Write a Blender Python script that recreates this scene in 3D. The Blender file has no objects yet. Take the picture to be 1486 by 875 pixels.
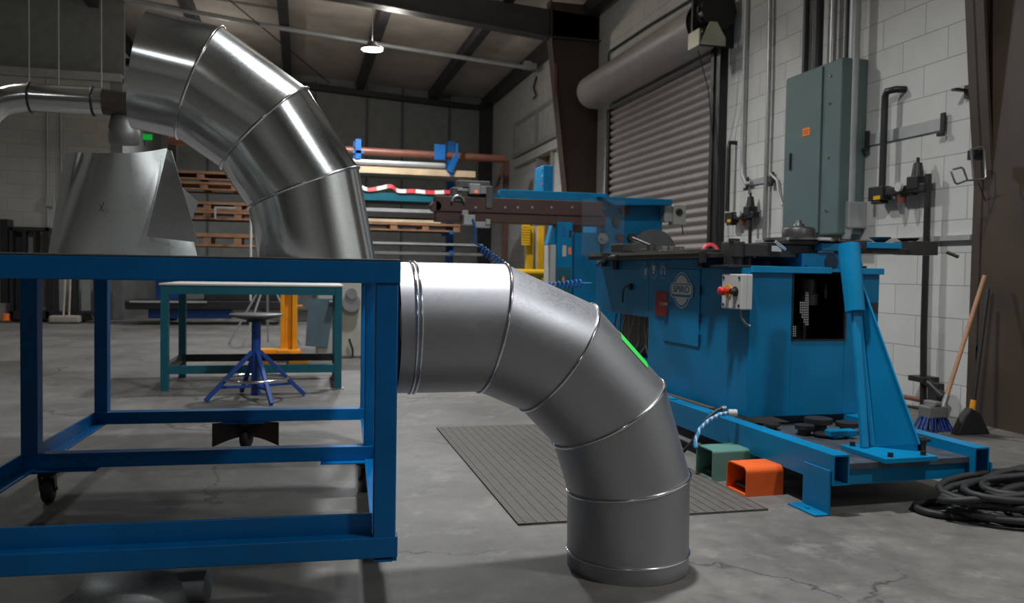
import bpy, bmesh, math, random
import numpy as np
from mathutils import Vector, Matrix
random.seed(4)
PI=math.pi
C=bpy.context.scene.collection
# ---------------------------------------------------------------- camera model (eye 1 m above floor)
F=1210.;CX,CY=743.,437.5
_Y=np.array([-306,-49.5,F]);_Y/=np.linalg.norm(_Y)
_D=np.cross(_Y,np.array([1,.0163,0.]));_D/=np.linalg.norm(_D)
if _D[1]<0:_D=-_D
_X=np.cross(_D,_Y)
if _X[0]<0:_X=-_X
R=np.array([_X,_Y,-_D]).T
EYE=np.array([0,0,1.0])
def P(px,py,**k):
    """real-world point seen at a photo pixel, on the plane x=, y= or z="""
    r=R.T@np.array([(px-CX)/F,(py-CY)/F,1.])
    if 'z' in k:t=(k['z']-1)/r[2]
    elif 'y' in k:t=k['y']/r[1]
    else:t=k['x']/r[0]
    return Vector(r*t+EYE)
cam=bpy.data.cameras.new('camera');co=bpy.data.objects.new('camera',cam);C.objects.link(co)
m=Matrix(((R[0][0],-R[1][0],-R[2][0],0),(R[0][1],-R[1][1],-R[2][1],0),(R[0][2],-R[1][2],-R[2][2],1),(0,0,0,1)))
co.matrix_world=m
cam.sensor_width=36;cam.lens=F/1486*36;cam.clip_start=.05;cam.clip_end=100
cam.dof.use_dof=True;cam.dof.focus_distance=2.75;cam.dof.aperture_fstop=4.5
bpy.context.scene.camera=co
# ---------------------------------------------------------------- materials
def _nt(name):
    m=bpy.data.materials.new(name);m.use_nodes=True;nt=m.node_tree
    return m,nt,nt.nodes['Principled BSDF']
def N(nt,t,**k):
    n=nt.nodes.new(t)
    for a,b in k.items():
        if a.startswith('i_'):n.inputs[a[2:].replace('_',' ')].default_value=b
        else:setattr(n,a,b)
    return n
MATS={}
def mat(name,col,rough=.5,metal=0.,var=.12,scale=6.,bump=0.,bscale=60.,rvar=.1,coat=0.,spec=.5):
    if name in MATS:return MATS[name]
    m,nt,b=_nt(name);L=nt.links.new
    tc=N(nt,'ShaderNodeTexCoord')
    n=N(nt,'ShaderNodeTexNoise');n.inputs['Scale'].default_value=scale;n.inputs['Detail'].default_value=6
    L(tc.outputs['Object'],n.inputs['Vector'])
    r=N(nt,'ShaderNodeValToRGB')
    r.color_ramp.elements[0].position=.3;r.color_ramp.elements[1].position=.7
    r.color_ramp.elements[0].color=[c*(1-var) for c in col]+[1]
    r.color_ramp.elements[1].color=[min(1,c*(1+var)) for c in col]+[1]
    L(n.outputs['Fac'],r.inputs['Fac']);L(r.outputs['Color'],b.inputs['Base Color'])
    mr=N(nt,'ShaderNodeMapRange');mr.inputs['To Min'].default_value=max(.03,rough-rvar);mr.inputs['To Max'].default_value=min(1,rough+rvar)
    L(n.outputs['Fac'],mr.inputs['Value']);L(mr.outputs['Result'],b.inputs['Roughness'])
    b.inputs['Metallic'].default_value=metal;b.inputs['Coat Weight'].default_value=coat
    b.inputs['Specular IOR Level'].default_value=spec
    if bump>0:
        n2=N(nt,'ShaderNodeTexNoise');n2.inputs['Scale'].default_value=bscale;n2.inputs['Detail'].default_value=4
        L(tc.outputs['Object'],n2.inputs['Vector'])
        bp=N(nt,'ShaderNodeBump');bp.inputs['Strength'].default_value=bump;bp.inputs['Distance'].default_value=.01
        L(n2.outputs['Fac'],bp.inputs['Height']);L(bp.outputs['Normal'],b.inputs['Normal'])
    MATS[name]=m;return m
def emis(name,col,s):
    m,nt,b=_nt(name);b.inputs['Base Color'].default_value=(*col,1)
    b.inputs['Emission Color'].default_value=(*col,1);b.inputs['Emission Strength'].default_value=s;return m
def worn(name,col,chip,rough=.35,amt=.68,scale=9.):
    """paint with small worn chips"""
    m,nt,b=_nt(name);L=nt.links.new
    tc=N(nt,'ShaderNodeTexCoord')
    n=N(nt,'ShaderNodeTexNoise');n.inputs['Scale'].default_value=3;n.inputs['Detail'].default_value=5
    L(tc.outputs['Object'],n.inputs['Vector'])
    r=N(nt,'ShaderNodeValToRGB');r.color_ramp.elements[0].position=.3;r.color_ramp.elements[1].position=.72
    r.color_ramp.elements[0].color=[c*.82 for c in col]+[1];r.color_ramp.elements[1].color=[c*1.15 for c in col]+[1]
    L(n.outputs['Fac'],r.inputs['Fac'])
    n2=N(nt,'ShaderNodeTexNoise');n2.inputs['Scale'].default_value=scale;n2.inputs['Detail'].default_value=12;n2.inputs['Roughness'].default_value=.75
    L(tc.outputs['Object'],n2.inputs['Vector'])
    r2=N(nt,'ShaderNodeValToRGB');r2.color_ramp.elements[0].position=amt;r2.color_ramp.elements[1].position=amt+.03
    L(n2.outputs['Fac'],r2.inputs['Fac'])
    mx=N(nt,'ShaderNodeMixRGB');mx.inputs['Color2'].default_value=(*chip,1)
    L(r2.outputs['Color'],mx.inputs['Fac']);L(r.outputs['Color'],mx.inputs['Color1']);L(mx.outputs['Color'],b.inputs['Base Color'])
    mr=N(nt,'ShaderNodeMapRange');mr.inputs['To Min'].default_value=rough-.08;mr.inputs['To Max'].default_value=rough+.12
    L(n.outputs['Fac'],mr.inputs['Value']);L(mr.outputs['Result'],b.inputs['Roughness'])
    b.inputs['Specular IOR Level'].default_value=.3
    MATS[name]=m;return m
def galv(name,col,rough,spangle=.25,dent=0.):
    """galvanised sheet: zinc spangle, fine scratches"""
    m,nt,b=_nt(name);L=nt.links.new
    tc=N(nt,'ShaderNodeTexCoord')
    v=N(nt,'ShaderNodeTexVoronoi');v.inputs['Scale'].default_value=160;L(tc.outputs['Object'],v.inputs['Vector'])
    n=N(nt,'ShaderNodeTexNoise');n.inputs['Scale'].default_value=7;n.inputs['Detail'].default_value=8;L(tc.outputs['Object'],n.inputs['Vector'])
    mx=N(nt,'ShaderNodeMixRGB');mx.inputs['Fac'].default_value=.35
    L(n.outputs['Fac'],mx.inputs['Color1']);L(v.outputs['Color'],mx.inputs['Color2'])
    bw=N(nt,'ShaderNodeRGBToBW');L(mx.outputs['Color'],bw.inputs['Color'])
    r=N(nt,'ShaderNodeValToRGB');r.color_ramp.elements[0].position=.3;r.color_ramp.elements[1].position=.7
    r.color_ramp.elements[0].color=[c*(1-spangle*.5) for c in col]+[1];r.color_ramp.elements[1].color=[min(1,c*(1+spangle*.35)) for c in col]+[1]
    L(bw.outputs['Val'],r.inputs['Fac']);L(r.outputs['Color'],b.inputs['Base Color'])
    mr=N(nt,'ShaderNodeMapRange');mr.inputs['To Min'].default_value=rough*.8;mr.inputs['To Max'].default_value=rough*1.25
    L(bw.outputs['Val'],mr.inputs['Value']);L(mr.outputs['Result'],b.inputs['Roughness'])
    b.inputs['Metallic'].default_value=1
    if dent>0:
        w=N(nt,'ShaderNodeTexNoise');w.inputs['Scale'].default_value=4;w.inputs['Detail'].default_value=1;L(tc.outputs['Object'],w.inputs['Vector'])
        bp=N(nt,'ShaderNodeBump');bp.inputs['Strength'].default_value=dent;bp.inputs['Distance'].default_value=.01
        L(w.outputs['Fac'],bp.inputs['Height']);L(bp.outputs['Normal'],b.inputs['Normal'])
    MATS[name]=m;return m
def concrete():
    m,nt,b=_nt('concrete_floor');L=nt.links.new
    tc=N(nt,'ShaderNodeTexCoord')
    def noise(s,d=8,r=.6):
        n=N(nt,'ShaderNodeTexNoise');n.inputs['Scale'].default_value=s;n.inputs['Detail'].default_value=d;n.inputs['Roughness'].default_value=r
        L(tc.outputs['Object'],n.inputs['Vector']);return n
    n1=noise(1.3,10,.65)
    r1=N(nt,'ShaderNodeValToRGB');e=r1.color_ramp.elements
    e[0].position=.28;e[0].color=(.078,.073,.066,1);e[1].position=.72;e[1].color=(.19,.18,.165,1)
    L(n1.outputs['Fac'],r1.inputs['Fac'])
    n2=noise(9,12,.7)
    mx=N(nt,'ShaderNodeMixRGB',blend_type='OVERLAY');mx.inputs['Fac'].default_value=.45
    L(r1.outputs['Color'],mx.inputs['Color1']);L(n2.outputs['Fac'],mx.inputs['Color2'])
    # dark oil spots
    n3=noise(2.7,5,.5);r3=N(nt,'ShaderNodeValToRGB');r3.color_ramp.elements[0].position=.62;r3.color_ramp.elements[1].position=.75
    L(n3.outputs['Fac'],r3.inputs['Fac'])
    ml=N(nt,'ShaderNodeMath',operation='MULTIPLY');ml.inputs[1].default_value=.45;L(r3.outputs['Color'],ml.inputs[0])
    mx2=N(nt,'ShaderNodeMixRGB');mx2.inputs['Color2'].default_value=(.07,.062,.055,1)
    L(ml.outputs[0],mx2.inputs['Fac']);L(mx.outputs['Color'],mx2.inputs['Color1'])
    n5=noise(3.6,9,.72);r5=N(nt,'ShaderNodeValToRGB');r5.color_ramp.elements[0].position=.53;r5.color_ramp.elements[1].position=.66;r5.color_ramp.elements[1].color=(.4,.4,.4,1)
    L(n5.outputs['Fac'],r5.inputs['Fac'])
    mx5=N(nt,'ShaderNodeMixRGB');mx5.inputs['Color2'].default_value=(.29,.28,.26,1)
    L(r5.outputs['Color'],mx5.inputs['Fac']);L(mx2.outputs['Color'],mx5.inputs['Color1']);mx2=mx5
    n6=noise(5.5,10,.7);r6=N(nt,'ShaderNodeValToRGB');r6.color_ramp.elements[0].position=.57;r6.color_ramp.elements[1].position=.68;r6.color_ramp.elements[1].color=(.5,.5,.5,1)
    L(n6.outputs['Fac'],r6.inputs['Fac'])
    mx6=N(nt,'ShaderNodeMixRGB');mx6.inputs['Color2'].default_value=(.06,.052,.045,1)
    L(r6.outputs['Color'],mx6.inputs['Fac']);L(mx2.outputs['Color'],mx6.inputs['Color1']);mx2=mx6
    # cracks: warped voronoi edges, masked
    nw=noise(2.2,6,.6);va=N(nt,'ShaderNodeVectorMath',operation='MULTIPLY_ADD')
    va.inputs[1].default_value=(.55,.55,0);L(nw.outputs['Color'],va.inputs[0]);L(tc.outputs['Object'],va.inputs[2])
    v=N(nt,'ShaderNodeTexVoronoi',feature='DISTANCE_TO_EDGE');v.inputs['Scale'].default_value=.55;L(va.outputs[0],v.inputs['Vector'])
    rc=N(nt,'ShaderNodeValToRGB');rc.color_ramp.elements[0].position=.0;rc.color_ramp.elements[0].color=(1,1,1,1)
    rc.color_ramp.elements[1].position=.006;rc.color_ramp.elements[1].color=(0,0,0,1);L(v.outputs['Distance'],rc.inputs['Fac'])
    nm=noise(.9,2);rm=N(nt,'ShaderNodeValToRGB');rm.color_ramp.elements[0].position=.45;rm.color_ramp.elements[1].position=.52;L(nm.outputs['Fac'],rm.inputs['Fac'])
    mm=N(nt,'ShaderNodeMath',operation='MULTIPLY');L(rc.outputs['Color'],mm.inputs[0]);L(rm.outputs['Color'],mm.inputs[1])
    mx3=N(nt,'ShaderNodeMixRGB');mx3.inputs['Color2'].default_value=(.04,.036,.032,1)
    L(mm.outputs[0],mx3.inputs['Fac']);L(mx2.outputs['Color'],mx3.inputs['Color1']);L(mx3.outputs['Color'],b.inputs['Base Color'])
    mr=N(nt,'ShaderNodeMapRange');mr.inputs['To Min'].default_value=.42;mr.inputs['To Max'].default_value=.75
    L(n2.outputs['Fac'],mr.inputs['Value']);L(mr.outputs['Result'],b.inputs['Roughness'])
    bp=N(nt,'ShaderNodeBump');bp.inputs['Strength'].default_value=.12;bp.inputs['Distance'].default_value=.01
    L(n2.outputs['Fac'],bp.inputs['Height']);L(bp.outputs['Normal'],b.inputs['Normal'])
    return m
def block_wall(name,c1,c2,mortar,axis):
    m,nt,b=_nt(name);L=nt.links.new
    tc=N(nt,'ShaderNodeTexCoord');sp=N(nt,'ShaderNodeSeparateXYZ');cb=N(nt,'ShaderNodeCombineXYZ')
    L(tc.outputs['Object'],sp.inputs[0]);L(sp.outputs[axis],cb.inputs['X']);L(sp.outputs['Z'],cb.inputs['Y'])
    br=N(nt,'ShaderNodeTexBrick');L(cb.outputs[0],br.inputs['Vector'])
    br.inputs['Scale'].default_value=1;br.inputs['Brick Width'].default_value=.47;br.inputs['Row Height'].default_value=.236
    br.inputs['Mortar Size'].default_value=.0045;br.inputs['Mortar Smooth'].default_value=.4
    br.inputs['Color1'].default_value=(*c1,1);br.inputs['Color2'].default_value=(*c2,1);br.inputs['Mortar'].default_value=(*mortar,1)
    n=N(nt,'ShaderNodeTexNoise');n.inputs['Scale'].default_value=2.2;n.inputs['Detail'].default_value=8;L(tc.outputs['Object'],n.inputs['Vector'])
    mx=N(nt,'ShaderNodeMixRGB',blend_type='OVERLAY');mx.inputs['Fac'].default_value=.22
    L(br.outputs['Color'],mx.inputs['Color1']);L(n.outputs['Fac'],mx.inputs['Color2']);L(mx.outputs['Color'],b.inputs['Base Color'])
    n2=N(nt,'ShaderNodeTexNoise');n2.inputs['Scale'].default_value=90;L(tc.outputs['Object'],n2.inputs['Vector'])
    ad=N(nt,'ShaderNodeMath',operation='MULTIPLY_ADD');ad.inputs[1].default_value=.25;L(n2.outputs['Fac'],ad.inputs[0])
    iv=N(nt,'ShaderNodeMath',operation='SUBTRACT');iv.inputs[0].default_value=1;L(br.outputs['Fac'],iv.inputs[1]);L(iv.outputs[0],ad.inputs[2])
    bp=N(nt,'ShaderNodeBump');bp.inputs['Strength'].default_value=.45;bp.inputs['Distance'].default_value=.008
    L(ad.outputs[0],bp.inputs['Height']);L(bp.outputs['Normal'],b.inputs['Normal'])
    b.inputs['Roughness'].default_value=.55
    return m
M_floor=concrete()
M_block=block_wall('painted_block',(.62,.61,.575),(.58,.57,.54),(.36,.355,.33),'Y')
M_blockb=block_wall('painted_block_back',(.50,.49,.44),(.47,.46,.42),(.33,.32,.29),'X')
M_siding=mat('dark_siding',(.24,.25,.24),.6,bump=.1)
M_ceil=mat('vinyl_insulation',(.50,.45,.39),.5,var=.18,scale=1.6,bump=.5,bscale=3)
M_steel=mat('brown_steel',(.060,.042,.031),.5,var=.2,scale=2)
M_steeld=mat('dark_primer_steel',(.03,.028,.03),.5)
M_cart=worn('cart_blue_paint',(.0,.14,.40),(.25,.2,.17),.33,.76)
M_mach=worn('machine_blue_paint',(.0,.165,.35),(.1,.12,.14),.36,.8)
M_machl=mat('machine_light_blue',(.0,.20,.41),.38,spec=.3)
M_teal=mat('teal_paint',(.008,.11,.15),.4)
M_blue2=mat('royal_blue_paint',(.012,.06,.27),.35)
M_rackb=mat('rack_blue_paint',(.005,.12,.38),.45)
M_shiny=galv('bright_galvanised',(.78,.82,.83),.165,.16,.03)
M_grey=galv('grey_galvanised',(.40,.405,.425),.46,.05)
M_oldg=galv('weathered_galvanised',(.36,.38,.38),.55,.4)
M_bead=mat('bright_bead',(.75,.76,.77),.16,1.,var=.05)
M_crumple=galv('sheet_galvanised',(.68,.72,.72),.42,.06)
M_black=mat('black_iron',(.018,.017,.018),.42)
M_dark=mat('dark_cast_iron',(.034,.031,.03),.45,.3)
M_rubber=mat('black_rubber',(.02,.02,.021),.6)
M_chrome=mat('polished_steel',(.72,.72,.72),.18,1.,var=.05)
M_zinc=mat('dull_zinc',(.38,.38,.38),.4,.8)
M_mat=mat('ribbed_rubber',(.085,.075,.065),.7,scale=20,var=.2)
M_shut=mat('shutter_grey',(.33,.30,.285),.45,var=.08)
M_shutd=mat('shutter_hood_grey',(.34,.31,.295),.45,var=.1)
M_green=mat('grey_green_paint',(.10,.155,.15),.45,var=.06,scale=3)
M_orange=mat('orange_paint',(.80,.115,.01),.45,var=.1)
M_pgreen=mat('pedal_green_paint',(.10,.24,.20),.45)
M_white=mat('box_white',(.50,.49,.465),.5,var=.04)
M_red=mat('red_plastic',(.55,.02,.015),.35)
M_redp=mat('dark_red_plate',(.22,.012,.010),.4)
M_yellow=mat('yellow_paint',(.72,.40,.01),.4)
M_yellowj=mat('amber_paint',(.75,.30,.01),.4)
M_wood=mat('handle_wood',(.42,.22,.12),.6,scale=14)
M_pallet=mat('pallet_wood',(.30,.15,.08),.75,scale=5,var=.3)
M_ply=mat('plywood',(.60,.44,.28),.7,scale=4,var=.15)
M_copper=mat('brown_pipe',(.22,.085,.055),.45,.2)
M_beige=mat('beige_machine',(.36,.355,.31),.5)
M_lime=mat('lime_label',(.045,.72,.10),.5,var=.02)
M_lime.node_tree.nodes['Principled BSDF'].inputs['Roughness'].default_value=.5
M_orl=mat('orange_sticker',(.95,.22,.03),.6,var=.02)
M_cream=mat('cream_plate',(.55,.53,.40),.5)
M_strut=mat('strut_grey',(.42,.43,.43),.45,.3)
M_logo=mat('logo_white',(.52,.52,.50),.5,var=.03)
M_logoblue=mat('logo_blue',(.02,.10,.2),.5,var=.03)
M_navy=mat('navy_mark',(.012,.03,.07),.5)
M_cord=mat('blue_cord',(.01,.10,.35),.35)
# ---------------------------------------------------------------- mesh building
class B:
    def __init__(s):s.v=[];s.f=[];s.mi=[];s.cur=0;s.smooth=[]
    def _add(s,vs,fs,sm=False):
        o=len(s.v);s.v+= [tuple(v) for v in vs]
        for f in fs:s.f.append(tuple(i+o for i in f));s.mi.append(s.cur);s.smooth.append(sm)
        return s
    def box(s,x0,x1,y0,y1,z0,z1,M=None):
        vs=[Vector((x,y,z)) for x in(x0,x1) for y in(y0,y1) for z in(z0,z1)]
        if M:vs=[M@v for v in vs]
        return s._add(vs,[(0,1,3,2),(4,6,7,5),(0,4,5,1),(2,3,7,6),(0,2,6,4),(1,5,7,3)])
    def beam(s,p0,p1,w,h,up=(0,0,1)):
        p0,p1=Vector(p0),Vector(p1);d=(p1-p0).normalized();u=Vector(up)
        sd=d.cross(u)
        if sd.length<1e-4:sd=d.cross(Vector((1,0,0)))
        sd.normalize();u=sd.cross(d)
        vs=[p+sd*a*w/2+u*b*h/2 for p in(p0,p1) for a,b in((-1,-1),(1,-1),(1,1),(-1,1))]
        return s._add(vs,[(3,2,1,0),(4,5,6,7),(0,1,5,4),(1,2,6,5),(2,3,7,6),(3,0,4,7)])
    def cyl(s,p0,p1,r,r1=None,n=20,cap=True):
        r1=r if r1 is None else r1
        p0,p1=Vector(p0),Vector(p1);d=(p1-p0).normalized();a=d.orthogonal().normalized();b=d.cross(a)
        vs=[];
        for p,q in((p0,r),(p1,r1)):
            for i in range(n):
                t=2*PI*i/n;vs.append(p+(a*math.cos(t)+b*math.sin(t))*q)
        s._add(vs,[(i,(i+1)%n,n+(i+1)%n,n+i) for i in range(n)],True)
        if cap:
            s._add(vs[:n],[tuple(range(n-1,-1,-1))]);s._add(vs[n:],[tuple(range(n))])
        return s
    def tube(s,pts,r,n=10,closed=False):
        pts=[Vector(p) for p in pts];K=len(pts);rings=[];a=None
        for i,p in enumerate(pts):
            if closed:d=(pts[(i+1)%K]-pts[i-1]).normalized()
            else:d=(pts[min(i+1,K-1)]-pts[max(i-1,0)]).normalized()
            if a is None:a=d.orthogonal().normalized()
            a=(a-d*a.dot(d)).normalized();b=d.cross(a)
            rings.append([p+(a*math.cos(2*PI*j/n)+b*math.sin(2*PI*j/n))*r for j in range(n)])
        vs=[v for rg in rings for v in rg];fs=[]
        for i in range(K if closed else K-1):
            for j in range(n):
                k=(i+1)%K;fs.append((i*n+j,i*n+(j+1)%n,k*n+(j+1)%n,k*n+j))
        s._add(vs,fs,True)
        if not closed:
            s._add(rings[0],[tuple(range(n-1,-1,-1))]);s._add(rings[-1],[tuple(range(n))])
        return s
    def prism(s,poly,off):
        n=len(poly);poly=[Vector(p) for p in poly];o=Vector(off)
        nr=(poly[1]-poly[0]).cross(poly[2]-poly[1])
        vs=poly+[p+o for p in poly]
        return s._add(vs,[tuple(range(n-1,-1,-1)),tuple(range(n,2*n))]+[(i,(i+1)%n,n+(i+1)%n,n+i) for i in range(n)])
    def lathe(s,c,prof,n=24,axis='z'):
        c=Vector(c);vs=[];K=len(prof)
        for r,h in prof:
            for j in range(n):
                t=2*PI*j/n
                p=Vector((r*math.cos(t),r*math.sin(t),h))
                if axis=='x':p=Vector((p.z,p.x,p.y))
                if axis=='y':p=Vector((p.x,p.z,p.y))
                vs.append(c+p)
        fs=[(i*n+j,i*n+(j+1)%n,(i+1)*n+(j+1)%n,(i+1)*n+j) for i in range(K-1) for j in range(n)]
        s._add(vs,fs,True)
        return s
    def obj(s,name,mat,parent=None,bevel=0,solid=0,kind=None,label=None,seg=2,matrix=None):
        me=bpy.data.meshes.new(name);me.from_pydata(s.v,[],s.f)
        ms=mat if isinstance(mat,(list,tuple)) else [mat]
        for q in ms:me.materials.append(q)
        me.polygons.foreach_set('material_index',s.mi);me.polygons.foreach_set('use_smooth',s.smooth)
        me.update()
        bm=bmesh.new();bm.from_mesh(me)
        if not solid:bmesh.ops.recalc_face_normals(bm,faces=bm.faces)
        bm.to_mesh(me);bm.free()
        o=bpy.data.objects.new(name,me);C.objects.link(o)
        if parent:o.parent=parent
        if solid:
            md=o.modifiers.new('thick','SOLIDIFY');md.thickness=solid;md.offset=-1
            es=o.modifiers.new('crease','EDGE_SPLIT');es.split_angle=math.radians(50)
        if bevel:
            md=o.modifiers.new('edge','BEVEL');md.width=bevel;md.segments=seg;md.limit_method='ANGLE';md.angle_limit=math.radians(50)
        if kind:o['kind']=kind
        if label:o['label']=label
        return o
def tag(o,label,cat,group=None):
    o['label']=label;o['category']=cat
    if group:o['group']=group
    return o
def thing(name,label,cat,loc=(0,0,0),rz=0,group=None):
    o=bpy.data.objects.new(name,None);C.objects.link(o);o.location=loc;o.rotation_euler=(0,0,rz);o.empty_display_size=.1
    return tag(o,label,cat,group)
def dup(root,loc=None,rz=None,label=None):
    r=root.copy();C.objects.link(r)
    if loc is not None:r.location=loc
    if rz is not None:r.rotation_euler=(0,0,rz)
    if label:r['label']=label
    def rec(a,b):
        for ch in list(a.children):
            c=ch.copy();C.objects.link(c);c.parent=b;rec(ch,c)
    rec(root,r);return r
def arc(c,r,a0,a1,n,ax=(1,0,0),ay=(0,0,1)):
    c=Vector(c);ax=Vector(ax);ay=Vector(ay)
    return [c+ax*r*math.cos(a0+(a1-a0)*i/n)+ay*r*math.sin(a0+(a1-a0)*i/n) for i in range(n+1)]
def text_mesh(name,body,size,mat,parent,loc,rot,ext=.0008,sx=1):
    cu=bpy.data.curves.new(name+'_c','FONT');cu.body=body;cu.size=size;cu.extrude=ext;cu.align_x='CENTER';cu.align_y='CENTER';cu.offset=size*.02
    t=bpy.data.objects.new(name+'_t',cu);C.objects.link(t)
    dg=bpy.context.evaluated_depsgraph_get()
    me=bpy.data.meshes.new_from_object(t.evaluated_get(dg))
    bpy.data.objects.remove(t);bpy.data.curves.remove(cu)
    me.materials.clear();me.materials.append(mat)
    o=bpy.data.objects.new(name,me);C.objects.link(o);o.parent=parent;o.location=loc;o.rotation_euler=rot;o.scale=(sx,1,1);return o
S='structure'
WX=4.55          # right wall plane
YB=20.4          # back wall plane
def zc(x):return 5.52-.065*x
# ================================================================ ROOM
B().box(-9.2,WX+.2,-7.2,YB+.2,-.2,0).obj('floor',M_floor,kind=S)
# right wall with door opening (roll-up) and far doorway
b=B()
b.box(WX,WX+.2,-7,8.5,0,5.3).box(WX,WX+.2,8.5,11.98,3.55,5.3).box(WX,WX+.2,11.98,14.9,0,5.3)
b.box(WX,WX+.2,14.9,15.95,3.25,5.3).box(WX,WX+.2,15.95,YB,0,5.3)
b.obj('wall_right',M_block,kind=S)
B().box(WX+.2,WX+.25,8.3,12.2,0,3.7).obj('wall_right_outer',M_siding,kind=S)
B().box(-3.2,WX+.2,YB,YB+.2,0,6).obj('wall_back',M_siding,kind=S)
b=B()
for x in(-2.1,-.9,.3,1.5,2.35,3.5):b.box(x-.025,x+.025,YB-.04,YB,0,5.4)
b.obj('trim_1',mat('seam_grey',(.10,.105,.10),.6),kind=S)
# projecting back-left office block wall
B().box(-9,-3.3,16.2,16.4,0,4.22).obj('wall_left_back',M_blockb,kind=S)
B().box(-3.3,-3.1,16.2,YB,0,4.3).obj('wall_left_return',M_siding,kind=S)
B().box(-9,-3.1,16.1,16.32,4.22,4.36).obj('trim_2',M_strut,kind=S)
B().box(-9,-3.1,16.35,16.45,4.36,6.1).obj('wall_left_upper',M_siding,kind=S)
B().box(-9.2,-9,-7,16.4,0,6.2).obj('wall_left',M_blockb,kind=S)
B().box(-9,WX,-7.2,-7,0,6.2).obj('wall_front',M_block,kind=S)
b=B();x0,x1=-9.2,WX+.2
b._add([(x0,-7.2,zc(x0)),(x1,-7.2,zc(x1)),(x1,YB+.2,zc(x1)),(x0,YB+.2,zc(x0)),(x0,-7.2,zc(x0)+.1),(x1,-7.2,zc(x1)+.1),(x1,YB+.2,zc(x1)+.1),(x0,YB+.2,zc(x0)+.1)],
 [(0,1,2,3),(7,6,5,4),(0,4,5,1),(1,5,6,2),(2,6,7,3),(3,7,4,0)])
b.obj('ceiling',M_ceil,kind=S)
for i,x in enumerate((4.38,3.05,1.33,-.33,-1.95,-3.6,-5.2,-6.8)):
    z=zc(x);B().box(x-.085,x+.085,-7,YB-.05,z-.21,z-.002).obj('ceiling_beam',M_steeld,kind=S)
# rigid frames (columns taper toward the floor, rafters follow the roof)
def frame_at(y,pts_inner,depth=.3,fw=.1,mt=M_steel):
    """column: web plate + inner flange"""
    b=B()
    outer=[(WX-.002,0),(WX-.002,5.2)]
    poly=[(x,y-.012,z) for x,z in pts_inner]+[(WX-.002,y-.012,pts_inner[-1][1]),(WX-.002,y-.012,0)]
    b.prism(poly,(0,.024,0))
    for (xa,za),(xb,zb) in zip(pts_inner,pts_inner[1:]):
        b.prism([(xa,y-fw,za),(xb,y-fw,zb),(xb+.02,y-fw,zb),(xa+.02,y-fw,za)],(0,2*fw,0))
    return b.obj('steel_column',mt,kind=S)
frame_at(12.62,[(4.26,0),(4.13,1.59),(4.02,2.23),(3.73,4.6),(3.71,5.2)],fw=.12)
B().box(WX-.3,WX-.005,20.15,20.38,0,5.1).obj('steel_column',M_steeld,kind=S)
# near column on the right edge
YC=4.85
inn=[P(px,py,y=YC) for px,py in((1437,612),(1428,500),(1413,270),(1406,140),(1400,0))]
b=B();pin=[(p.x,p.z) for p in inn];pin[0]=(pin[0][0],0);pin.append((pin[-1][0]-.1,5.2))
for (xa,za),(xb,zb) in zip(pin,pin[1:]):
    xa=min(xa,WX-.03);xb=min(xb,WX-.03)
    b.prism([(xa,YC-.16,za),(xb,YC-.16,zb),(xb+.02,YC-.16,zb),(xa+.02,YC-.16,za)],(0,.16,0))
b.prism([(min(x,WX-.03),YC-.09,z) for x,z in pin]+[(WX-.002,YC-.09,5.2),(WX-.002,YC-.09,0)],(0,.02,0))
b.obj('steel_column',M_steel,kind=S)
b=B();b.box(WX-.035,WX-.003,3.2,YC-.095,0,5.2);b.obj('wall_panel',M_steel,kind=S)
# rafters
def rafter(y,zb0,zb1,mt,xa=3.72,fw=.12):
    b=B();xe=-9
    bz=lambda x:zb0+(xa-x)*(zb1-zb0)/(xa-.76) if x>.76 else zb1+(.76-x)*.065
    for ya,yb in((y-.012,y+.012),):
        b.prism([(WX-.01,ya,bz(xa)),(xa,ya,bz(xa)),(.76,ya,bz(.76)),(xe,ya,bz(xe)),(xe,ya,zc(xe)-.2),(WX-.01,ya,zc(WX)-.2)],(0,yb-ya,0))
    for xa_,xb_ in((WX-.01,xa),(xa,.76),(.76,xe)):
        b.prism([(xa_,y-fw,bz(min(xa_,xa))),(xb_,y-fw,bz(xb_)),(xb_,y-fw,bz(xb_)+.02),(xa_,y-fw,bz(min(xa_,xa))+.02)],(0,2*fw,0))
    return b.obj('roof_beam',mt,kind=S)
rafter(12.62,4.62,4.90,mat('grey_girder',(.055,.05,.047),.55))
rafter(4.82,4.5,4.85,M_steel)
rafter(20.2,4.95,5.12,M_steeld)
b=B();b.tube([P(770,99,y=15.8),P(560,66,y=15.75),P(380,36,y=15.7),P(190,0,y=15.6)],.045)
b.box(4.16,4.4,15.72,15.88,4.92,5.06)
b.obj('ceiling_beam',M_strut,kind=S)
tag(B().tube([(-1.6,13.2,5.36),(.6,19.6,5.2)],.012,n=6).obj('sway_rod',M_steeld),'thin dark bracing rod crossing under the ceiling insulation','rod')
# far right-wall openings: blocked-up windows and a doorway
for i,(ya,yb) in enumerate(((14.62,15.88),(16.08,17.6))):
    b=B();b.box(WX-.05,WX,ya,yb,3.52,4.12);b.obj('window_%d'%(i+1),mat('panel_grey',(.50,.50,.47),.5),kind=S)
b=B();b.box(WX-.12,WX,14.4,17.75,3.44,3.52).box(WX-.06,WX,14.4,17.75,4.12,4.2)
for y in(14.5,15.98,17.68):b.box(WX-.08,WX,y-.06,y+.06,3.52,4.12)
b.obj('trim_3',M_strut,kind=S)
B().box(WX-.1,WX,13.2,17.7,3.24,3.40).obj('lintel',mat('lintel_paint',(.55,.54,.51),.5),kind=S)
b=B();b.box(WX-.06,WX+.2,15.85,15.97,0,3.25).box(WX-.06,WX+.2,14.9,15.0,0,3.25);b.obj('door_1_frame',M_strut,kind=S)
B().box(WX+.12,WX+.18,14.95,15.9,0,3.25).obj('door_1',mat('amber_door',(.25,.12,.03),.6),kind=S)
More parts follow.
